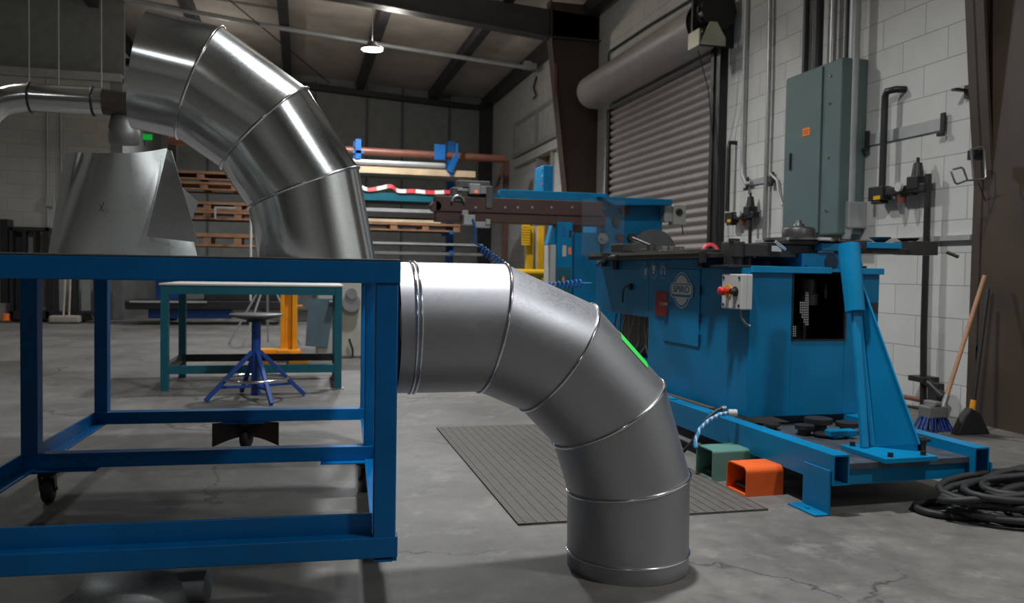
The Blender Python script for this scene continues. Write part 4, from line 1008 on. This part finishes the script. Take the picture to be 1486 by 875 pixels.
# yellow guard post and rail behind seamer
t=thing('guard_post','pair of yellow guard posts with a grey strip between, left of the seaming machine','post',P(780,420,y=9.2).xy.to_3d())
o0=Vector(t.location)
def zz(px,py,y=9.2):return P(px,py,y=y)-o0
for x0,x1 in((765,775),(781,790)):
    a,c=zz(x0,328),zz(x1,328);B().box(a.x,c.x,0,.08,0,a.z).obj('post',M_yellow,t,bevel=.005)
a,c=zz(775,328),zz(781,328);B().box(a.x,c.x,.03,.06,0,a.z).obj('strip',M_strut,t)
a,c=zz(757,326),zz(768,356);b=B();
k_=8
for i in range(k_):
    z_=c.z+(a.z-c.z)*i/k_;b.box(a.x,c.x,-.04,.0,z_,z_+(a.z-c.z)/k_*.8)
b.box(a.x+.01,c.x,-.01,.0,c.z,a.z);b.obj('louvred_box',M_yellow,t)
t=thing('guard_rail','round yellow barrier rail between the grey elbow and the seaming machine','rail',P(770,397,y=8.6).xy.to_3d())
o0=Vector(t.location);a,c=P(735,396,y=8.6)-o0,P(795,397,y=8.6)-o0
B().cyl((a.x,0,a.z),(c.x,0,c.z),.045,n=20).obj('rail',M_yellow,t)
b=B()
for s_ in(a.x+.1,c.x-.1):b.cyl((s_,0,0),(s_,0,a.z-.04),.035,n=16)
b.obj('leg',M_yellow,t)
# ================================================================ TEAL TABLE, STOOL, JACK, PRESS
tt_=thing('work_table','teal steel work table with a pale worktop, seen through the cart','table',(-.37,7.0,0),math.radians(-1))
x0,x1,D=-.70,.70,.95
b=B()
for x_ in(x0,x1-.06):
    for y_ in(0,D-.06):
        B().box(x_,x_+.06,y_,y_+.06,0,.84).obj('leg',M_teal,tt_,bevel=.003)
b=B();b.box(x0+.06,x1-.06,0,.05,.775,.842).box(x0+.06,x1-.06,D-.05,D,.775,.842).box(x0,x0+.05,.06,D-.06,.775,.842).box(x1-.05,x1,.06,D-.06,.775,.842);b.obj('apron',M_teal,tt_)
b=B();b.box(x0-.01,x1+.01,-.01,D+.01,.843,.858);b.obj('worktop',M_white,tt_,bevel=.003,label='pale scuffed worktop')
b=B();b.box(x0+.06,x1-.06,.005,.05,.14,.205);b.obj('lower_rail',M_teal,tt_)
b=B();b.box(x0+.06,x1-.06,D-.045,D,.14,.205).box(x0,x0+.045,.06,D-.06,.14,.205).box(x1-.045,x1,.06,D-.06,.14,.205);b.obj('lower_rail',M_black,tt_,label='dark lower rail')
b=B();b.box(x1-.07,x1+.02,-.01,.07,0,.008).box(x0-.01,x0+.07,-.01,.07,0,.008);b.obj('foot_plate',M_zinc,tt_)
st=thing('work_stool','round-seated work stool with blue splayed legs and a steel foot ring','stool',(-.325,6.55,0))
b=B();b.lathe((0,0,.625),[(0,0),(.17,0),(.193,.008),(.196,.016),(.19,.022),(0,.024)],36);b.obj('seat',mat('seat_grey',(.13,.13,.13),.45),st)
b=B();b.cyl((0,0,.6),(0,0,.624),.08,.17,n=24).cyl((0,0,.585),(0,0,.6),.07,n=20);b.obj('seat_base',M_black,st)
b=B();b.cyl((0,0,.10),(0,0,.585),.034,n=20).cyl((0,0,.03),(0,0,.1),.038,.034,n=16);b.obj('column',M_blue2,st)
for k,a in enumerate((200,-70,-15+30,110)):
    a=math.radians(a);dx,dy=math.cos(a),math.sin(a)
    b=B();b.beam((dx*.03,dy*.03,.36),(dx*.37,dy*.37,.012),.03,.03);lg_=b.obj('leg',M_blue2,st,bevel=.004)
    b=B();b.beam((dx*.03,dy*.03,.1),(dx*.26,dy*.26,.105),.02,.02);b.obj('strut',M_blue2,st)
b=B();b.tube([(.235*math.cos(2*PI*i/36),.235*math.sin(2*PI*i/36),.158) for i in range(36)],.011,n=8,closed=True);b.obj('foot_ring',M_chrome,st)
# yellow pallet jack / stacker
t=thing('stacker_lift','amber yellow stacker with upright mast, behind the teal table','stacker',(-.12,9.1,0))
b=B();b.box(-.09,-.045,0,.09,.1,.745).box(.03,.085,0,.09,.1,.745).box(-.045,.03,.04,.08,.1,.72);b.obj('mast',M_yellowj,t,bevel=.006)
b=B();b.box(-.12,.12,-.01,.1,.745,.775).box(.085,.14,.02,.06,.58,.60);b.obj('mast_head',M_yellowj,t,bevel=.004)
b=B();b.box(-.12,.12,-.06,.14,.06,.13).box(-.32,-.12,-.45,.10,.02,.09).box(-.0,.2,-.45,-.05,.02,.09).box(-.3,.0,-.05,.1,.09,.14);b.obj('base',M_yellowj,t,bevel=.01)
b=B();b.cyl((.13,-.4,.03),(.17,-.4,.03),.03,n=14).cyl((-.26,-.4,.02),(-.2,-.4,.02),.02,n=14);b.obj('wheel',M_black,t)
# beige press behind
t=thing('power_press','beige grey press with a slate blue side panel, behind the teal table','press',(.42,9.4,0))
b=B();b.box(-.25,.42,0,.7,0,.97);b.obj('body',M_beige,t,bevel=.03)
b=B();b.prism([(-.34,-.02,.66),(-.06,-.02,.66),(-.13,-.02,.12),(-.37,-.02,.14)],(0,.018,0));b.obj('side_panel',mat('slate_blue',(.07,.12,.15),.5),t,label='slate blue side panel')
b=B();b.cyl((.12,-.08,.62),(.12,.0,.62),.10,n=24).cyl((.12,-.1,.72),(.12,0,.72),.06,n=20).box(-.12,.02,-.1,0,.62,.64);b.obj('crank_disc',M_zinc,t,bevel=.004)
b=B();b.cyl((.38,-.06,.82),(.38,0,.82),.065,n=20);b.obj('dial',M_white,t)
b=B();b.tube(smooth([Vector((.40,-.04,.78)),Vector((.36,-.05,.6)),Vector((.41,-.05,.5)),Vector((.45,-.04,.62)),Vector((.42,-.04,.76))],5),.008,n=6);b.tube([(.1,-.04,.22),(.14,-.04,.1),(.14,-.04,.02)],.012,n=6).tube([(.36,-.04,.22),(.4,-.04,.1),(.4,-.04,.02)],.012,n=6);b.obj('cable',M_black,t)
# sawhorse / tripod
t=thing('tripod_stand','thin white tripod stand behind the stool','stand',(-.42,11.2,0))
b=B()
for dx,dy,h_ in((-.28,-.2,0),(.42,-.1,.0),(.0,.3,.0),(-.48,.1,0)):b.cyl((0,0,.9),(dx,dy,h_),.014,n=6)
b.obj('leg',M_strut,t)
B().cyl((0,0,.25),(0,0,.92),.016,n=8).obj('mast',M_zinc,t)
# ================================================================ LEFT BACK: sheet racks etc. along office wall
YL=15.6
def lb(b,x0,y0,x1,y1,ya=YL,dep=.3):
    p=P(x0,y1,y=ya);q=P(x1,y0,y=ya);b.box(p.x,q.x,ya,ya+dep,max(0,min(p.z,q.z)),max(p.z,q.z));return b
t=thing('sheet_rack','dark steel rack with upright sheets along the far left wall','rack',P(90,462,y=YL).xy.to_3d());o0=Vector(t.location)
def sub(b):
    b.v=[(v[0]-o0.x,v[1]-o0.y,v[2]-o0.z) for v in b.v];return b
b=B();lb(b,14,330,72,334,dep=.5);lb(b,14,330,18,465);lb(b,66,330,71,465);lb(b,33,334,37,465);lb(b,49,334,51,465);lb(b,12,452,120,463,dep=.5);sub(b).obj('frame',M_dark,t)
for k,(xa,xb) in enumerate(((22,32),(38,48),(73,84),(86,92),(103,114),(118,131),(135,147))):
    b=B();lb(b,xa,336 if k<2 else 395,xb,458,ya=YL+.15,dep=.04);sub(b).obj('upright_sheet',M_siding if k%2 else M_steeld,t)
b=B();lb(b,0,318,11,440,dep=.3);tag(b.obj('floor_machine',M_black),'black upright equipment at the far left edge, beside the sheet rack','machine')
t=thing('dust_mop','wide pale dust mop with two thin handles against the sheet rack','mop',P(95,466,y=15.3).xy.to_3d());o0=Vector(t.location)
b=B();a,c=P(71,458,y=15.3),P(116,468,y=15.3);b.box(a.x,c.x,15.25,15.45,.01,a.z);sub(b).obj('mop_head',mat('mop_grey',(.35,.32,.27),.8),t,bevel=.03)
b=B();b.cyl(P(92,460,y=15.35),P(96,380,y=15.5),.018,n=6).cyl(P(100,460,y=15.35),P(103,380,y=15.5),.018,n=6);sub(b).obj('handle',mat('pale_wood',(.45,.40,.32),.6),t)
b=B();lb(b,112,452,153,456,ya=15.4,dep=.4);lb(b,114,456,120,464,ya=15.4);lb(b,146,456,151,464,ya=15.4);tag(b.obj('dolly',M_black),'low black dolly between the dust mop and the black platform','dolly')
t=thing('lift_platform','low black platform on blue feet near the far left wall','platform',P(210,464,y=14.8).xy.to_3d());o0=Vector(t.location)
b=B();lb(b,181,437,412,449,ya=14.8,dep=.8);sub(b).obj('deck',M_black,t,bevel=.02)
b=B();lb(b,215,450,335,462,ya=14.95,dep=.5);sub(b).obj('base',M_blue2,t)
b=B();lb(b,188,437,300,439,ya=14.78,dep=.015);sub(b).obj('edge_strip',M_strut,t)
b=B();lb(b,296,417,412,436.5,ya=14.9,dep=.6);tag(b.obj('sheet_bundle',M_black,bevel=.02),'flat black bundle lying on the right end of the black platform','bundle')
b=B();lb(b,226,380,262,436,ya=15.6,dep=.2);tag(b.obj('blue_cabinet',M_blue2,bevel=.01),'dark blue cabinet above the black platform','cabinet')
tag(B().cyl(P(8,465,y=15.5),P(8,455,y=15.5),.06,n=12).obj('paint_pot',M_orl),'small orange pot on the floor at the far left edge','pot')
# conduits on office wall
for px,l_,r_ in((68,'thin conduit down the far left block wall, left of two',.022),(88,'thin conduit down the far left block wall, right of two',.022)):
    a=P(px,120,y=16.15);tag(B().cyl((a.x,16.17,.3),(a.x,16.17,4.2),r_,n=8).obj('conduit',M_strut),l_,'pipe')
a=P(70,293,y=16.1);tag(B().box(a.x-.05,a.x+.05,16.1,16.2,a.z-.08,a.z+.08).obj('switch_box',M_strut,bevel=.01),'small switch box on the far left conduit','box')
# exhaust duct far left
t=thing('exhaust_duct','round galvanised exhaust duct hung below the ceiling at the far left','duct',P(85,146,y=10.));o0=Vector(t.location)
r=.15;zA=P(90,144,y=10.).z
def seg(p0,p1,r_,name,m_,n=28):
    b=B();b.cyl(Vector(p0)-o0,Vector(p1)-o0,r_,n=n);return b.obj(name,m_,t)
xs=[P(x_,144,y=10.).x for x_ in(45,136,150)]
seg((xs[0],10,zA),(xs[1],10,zA),r,'straight_duct',M_shiny)
seg((xs[1],10,zA),(xs[2],10,zA),r*.97,'collar',M_shiny)
# rolled brown transition
seg((xs[2],10,zA-.0),(P(196,150,y=10.).x,10,zA-.03),r*.93,'sleeve',mat('brown_sleeve',(.12,.10,.09),.35,.6))
e=[Vector((xs[0],10,zA)),Vector((xs[0]-.25,10,zA-.06)),Vector((xs[0]-.42,10,zA-.22)),Vector((xs[0]-.50,10,zA-.45))]
b=B();b.tube([p-o0 for p in smooth(e,3)],r,n=28);b.obj('bend',M_shiny,t)
seg(e[-1],e[-1]+Vector((0,0,-.8)),r*.95,'drop_duct',M_shiny)
for xx in(xs[0],xs[1]):
    b=B();b.tube([(xx-o0.x,(r+.006)*math.cos(2*PI*i/32)+10-o0.y,(r+.006)*math.sin(2*PI*i/32)+zA-o0.z) for i in range(32)],.012,n=6,closed=True);b.obj('clamp_ring',M_black,t)
for px in(42,85,147):
    a=P(px,112,y=10.);tag(B().cyl((a.x,10,zA+r*.98),(a.x,10,zc(a.x)-.0),.009,n=6).obj('hanger_rod',M_strut),{42:'leftmost thin rod holding up the exhaust duct',85:'middle thin rod holding up the exhaust duct',147:'thin hanger rod nearest the brown sleeve of the exhaust duct'}[px],'rod','rods holding up the exhaust duct')
# hopper behind
t=thing('dust_hopper','grey metal dust hopper hanging under the exhaust duct sleeve','hopper',P(180,180,y=10.05));o0=Vector(t.location)
a=o0;b=B();b.lathe((0,0,0),[(.0,.08),(.13,.08),(.15,-.0),(.17,-.10),(.15,-.22),(.0,-.24)],28);b.obj('cone',M_oldg,t)
b=B();b.cyl((0,0,.08),(0,-.02,zA-o0.z-.12),.10,n=24);b.obj('neck',M_oldg,t)
a=P(214,199,y=18.2);t=thing('exit_sign','small green lit sign beside the dark return wall at the back','sign',a)
B().box(-.09,.09,-.02,.02,-.055,.055).obj('face',emis('exit_green',(.0,.5,.05),.3),t)
B().box(-3.1-a.x,-.091,-.01,.01,-.01,.01).obj('arm',M_dark,t)
# ================================================================ CANTILEVER RACK AT BACK
YR=15.2
t=thing('storage_rack','blue cantilever storage rack against the dark back wall','rack',P(450,450,y=YR).xy.to_3d());o0=Vector(t.location)
for px in(250,385,518,655):
    a=P(px,205,y=YR+.9);b=B();b.box(a.x-.07,a.x+.07,YR+.9,YR+1.05,0,a.z);sub(b).obj('upright',M_rackb if px>400 else M_steeld,t)
    for py in((259,275,306,319,356) if px<400 else (251,288,313,335,364)):
        a=P(px,py,y=YR);b=B();b.box(a.x-.035,a.x+.035,YR-.02,YR+.9,a.z-.06,a.z);sub(b).obj('arm',M_rackb if px>400 else M_steeld,t)
a=P(520,202,y=YR);b=B();b.box(a.x-.05,a.x+.05,YR-.02,YR+.04,a.z-.35,a.z).box(a.x-.1,a.x+.1,YR-.02,YR+.0,a.z-.25,a.z-.2)
sub(b).obj('end_stop',M_rackb,t);b=B()
a=P(663,208,y=YR);c=P(655,250,y=YR);b.box(a.x-.02,a.x+.02,YR-.02,YR+.02,c.z+.15,a.z).beam((a.x,YR,c.z+.3),(c.x-.05,YR,c.z),.1,.1).box(c.x-.3,c.x-.1,YR+.1,YR+.15,a.z-.3,a.z-.02)
sub(b).obj('end_stop',M_rackb,t)
def rk(x0,y0,x1,y1,m_,name,label,cat,ya=YR,dep=.85,bev=.0,grp=None):
    b=B();p=P(x0,y0,y=ya);q=P(x1,y1,y=ya);th=abs(P(x1,y1,y=ya).z-P(x1,y0,y=ya).z)
    z1=p.z;p2=P(x1,y0+(x1-x0)*.047,y=ya)
    b.box(p.x,p2.x,ya,ya+dep,z1-th,z1);return tag(b.obj(name,m_,bevel=bev),label,cat,grp)
t2=tag(B().cyl(P(245,204,y=15.4),P(735,231,y=15.4),.07,n=14).obj('steel_tube',M_copper),'long rusty brown pipe lying on top of the storage rack','pipe')
rk(470,228,648,236,M_strut,'wrapped_roll','pale grey wrapped roll on the rack, under the rusty pipe','roll',dep=.3,bev=.04)
rk(440,237,690,246,M_ply,'plywood_stack','stack of light plywood with cleanly cut edge, upper rack level','plywood')
rk(520,246,668,250,M_copper,'board','thin brown board under the light plywood','board',ya=YR+.05)
rk(440,275,652,286,M_teal,'teal_sheet','teal steel panel with a red and white tape on top','panel')
# barrier tape
m_,nt,bb=_nt('barrier_tape');w=N(nt,'ShaderNodeTexWave',wave_type='BANDS');w.inputs['Scale'].default_value=.9;tc=N(nt,'ShaderNodeTexCoord');nt.links.new(tc.outputs['Object'],w.inputs['Vector'])
rr_=N(nt,'ShaderNodeValToRGB');rr_.color_ramp.interpolation='CONSTANT';rr_.color_ramp.elements[0].color=(.7,.68,.66,1);rr_.color_ramp.elements[1].position=.5;rr_.color_ramp.elements[1].color=(.62,.03,.04,1)
nt.links.new(w.outputs['Fac'],rr_.inputs['Fac']);nt.links.new(rr_.outputs['Color'],bb.inputs['Base Color'])
L_=[P(x_,y_,y=YR-.03) for x_,y_ in((524,271),(535,275),(550,273),(568,270),(578,277),(600,277),(625,279),(660,278))];b=B();vs=[]
for p in smooth(L_,3):vs+=[p+Vector((0,0,-.035)),p+Vector((0,.02,.035))]
b._add(vs,[(2*i,2*i+2,2*i+3,2*i+1) for i in range(len(vs)//2-1)],True);tag(b.obj('barrier_tape',m_,solid=.01),'red and white barrier tape draped over the teal panel','tape')
rk(440,298,640,303,M_strut,'steel_sheet','grey steel sheet, middle rack level','sheet')
rk(440,303,640,311,M_dark,'steel_sheet','dark stacked sheets below the grey steel sheet','sheet')
rk(440,314,640,318,M_ply,'board','pale board lying on the orange pallet','board')
rk(440,357-9,700,360-9,M_strut,'steel_sheet','long grey sheet on the lowest visible rack level','sheet')
rk(440,371-9,700,375-9,M_zinc,'steel_sheet','grey sheet just above the elbow top, bottom rack level','sheet')
def pallet(px0,px1,py,label,m_=M_pallet,hpx=12,ya=YR):
    a=P(px0,py,y=ya);c=P(px1,py,y=ya);h=hpx*16/1210.;cx_=(a.x+c.x)/2;w_=(c.x-a.x)/2
    t=thing('pallet',label,'pallet',(cx_,ya+.4,a.z-h),0,'wooden pallets on the storage rack')
    b=B();b.box(-w_,w_,-.4,.4,h*.72,h);b.obj('deck',m_,t)
    b=B();b.box(-w_,w_,-.4,-.3,0,h*.18).box(-w_,w_,.3,.4,0,h*.18);b.obj('bottom_board',m_,t)
    b=B()
    k=-w_
    while k<w_-.1:b.box(k,k+.12,-.39,.39,h*.181,h*.719);k+=max(.5,(2*w_-.12)/3-.001)
    b.obj('block',m_,t)
pallet(520,668,321,'orange wood pallet with the pale board on it, right part of the rack',hpx=11)
pallet(240,352,246,'topmost of the pallets behind the curled sheet blank',hpx=11)
pallet(245,360,262,'second pallet from the top behind the curled sheet blank',hpx=10)
pallet(250,372,291,'third pallet down, below the dark gap behind the sheet blank',hpx=11)
pallet(250,374,304,'fourth pallet down, right under the third behind the sheet blank',hpx=11)
pallet(250,380,337,'lowest pallet, just above the cart top behind the sheet blank',hpx=17)
for (px,py,l_) in((305,300,'galvanised offcut lying on the third pallet'),):
    pass
b=B();b.box(0,.35,0,.03,0,.03).box(0,.03,0,.03,-.18,0);o=b.obj('angle_bracket',M_strut);o.location=P(311,302,y=YR-.1);tag(o,'pale bent angle bar hanging off the pallets','bracket')
a=P(364,300,y=14.9);tag(B().cyl((a.x,14.9,0),(a.x,14.9,a.z+.0),.022,n=8).obj('white_pole',M_logo),'thin white pole in front of the pallets, beside the shiny elbow','pole')
# brown wall arm at back right corner
t=thing('corner_bracket','rusty brown wall arm with diagonal brace at the back right corner','bracket',P(732,235,y=15.9));o0=Vector(t.location)
b=B();p0,p1=P(690,229,y=15.9),P(734,232,y=15.9);b.beam(p0,p1,.08,.10);b.beam(p1,P(714,292,y=15.9),.06,.06);b.box(p1.x-.04,p1.x+.06,15.85,15.95,0,p1.z);sub(b).obj('arm',M_copper if False else mat('rust_dark',(.10,.045,.035),.6),t)
# ================================================================ LIGHTS
def fixture(t,x,y,z,size):
    b=B();b.lathe((0,0,0),[(.0,.12),(.07,.12),(.09,.06),(size+.01,.03),(size+.015,0),(size+.0,0),(size,.012),(0,.012)],32);b.obj('housing',M_dark,t)
    b=B();b.cyl((0,0,.12),(0,0,zc(x)-z-.08),.006,n=6);b.obj('suspension',M_zinc,t)
    b=B();b.cyl((0,0,-.002),(0,0,.008),size,n=32);b.obj('lens',emis('lamp_lens',(.9,.97,1.),40),t)
def highbay(x,y,z,power,label=None,size=.15,col=(.95,.98,1.)):
    if label is None:   # lamps outside the photograph: the light only
        t=bpy.data.objects.new('high_bay_position',None);C.objects.link(t);t.location=(x,y,z);t['kind']='helper'
    else:t=thing('high_bay_light',label,'lamp',(x,y,z));fixture(t,x,y,z,size)
    L=bpy.data.lights.new('high_bay','AREA');L.shape='DISK';L.size=size*2;L.energy=power*1.35;L.color=col;L.spread=math.radians(150)
    lo=bpy.data.objects.new('high_bay_lamp',L);C.objects.link(lo);lo.parent=t;lo.location=(0,0,-.012)
    # added fill light, no real source: stands in for light bounced to the ceiling
    U=bpy.data.lights.new('ceiling_fill','POINT');U.energy=power*(.5 if y>7 else .22);U.color=(1.,.95,.88);U.shadow_soft_size=.1
    uo=bpy.data.objects.new('ceiling_fill',U);C.objects.link(uo);uo.parent=t;uo.location=(size+.12,0,.12)
    return t
lamp0=P(540,72,z=4.5)
highbay(lamp0.x,lamp0.y,4.5,130,'lit round high-bay lamp hanging below the far ceiling',.165)
for x_,y_,p_ in((1.25,3.3,110),(1.2,8.0,105),(-4.2,5.0,22),(-4.2,11.5,40),(-1.8,16.5,40),(3.1,.4,62),(-1.2,-3.5,26)):
    highbay(x_,y_,4.45,p_)
w=bpy.data.worlds.new('world');bpy.context.scene.world=w;w.use_nodes=True
w.node_tree.nodes['Background'].inputs[0].default_value=(.5,.55,.6,1);w.node_tree.nodes['Background'].inputs[1].default_value=.1
sc=bpy.context.scene
sc.view_settings.view_transform='Standard';sc.view_settings.look='None';sc.view_settings.gamma=1;sc.view_settings.use_curve_mapping=False
sc.view_settings.exposure=-.32
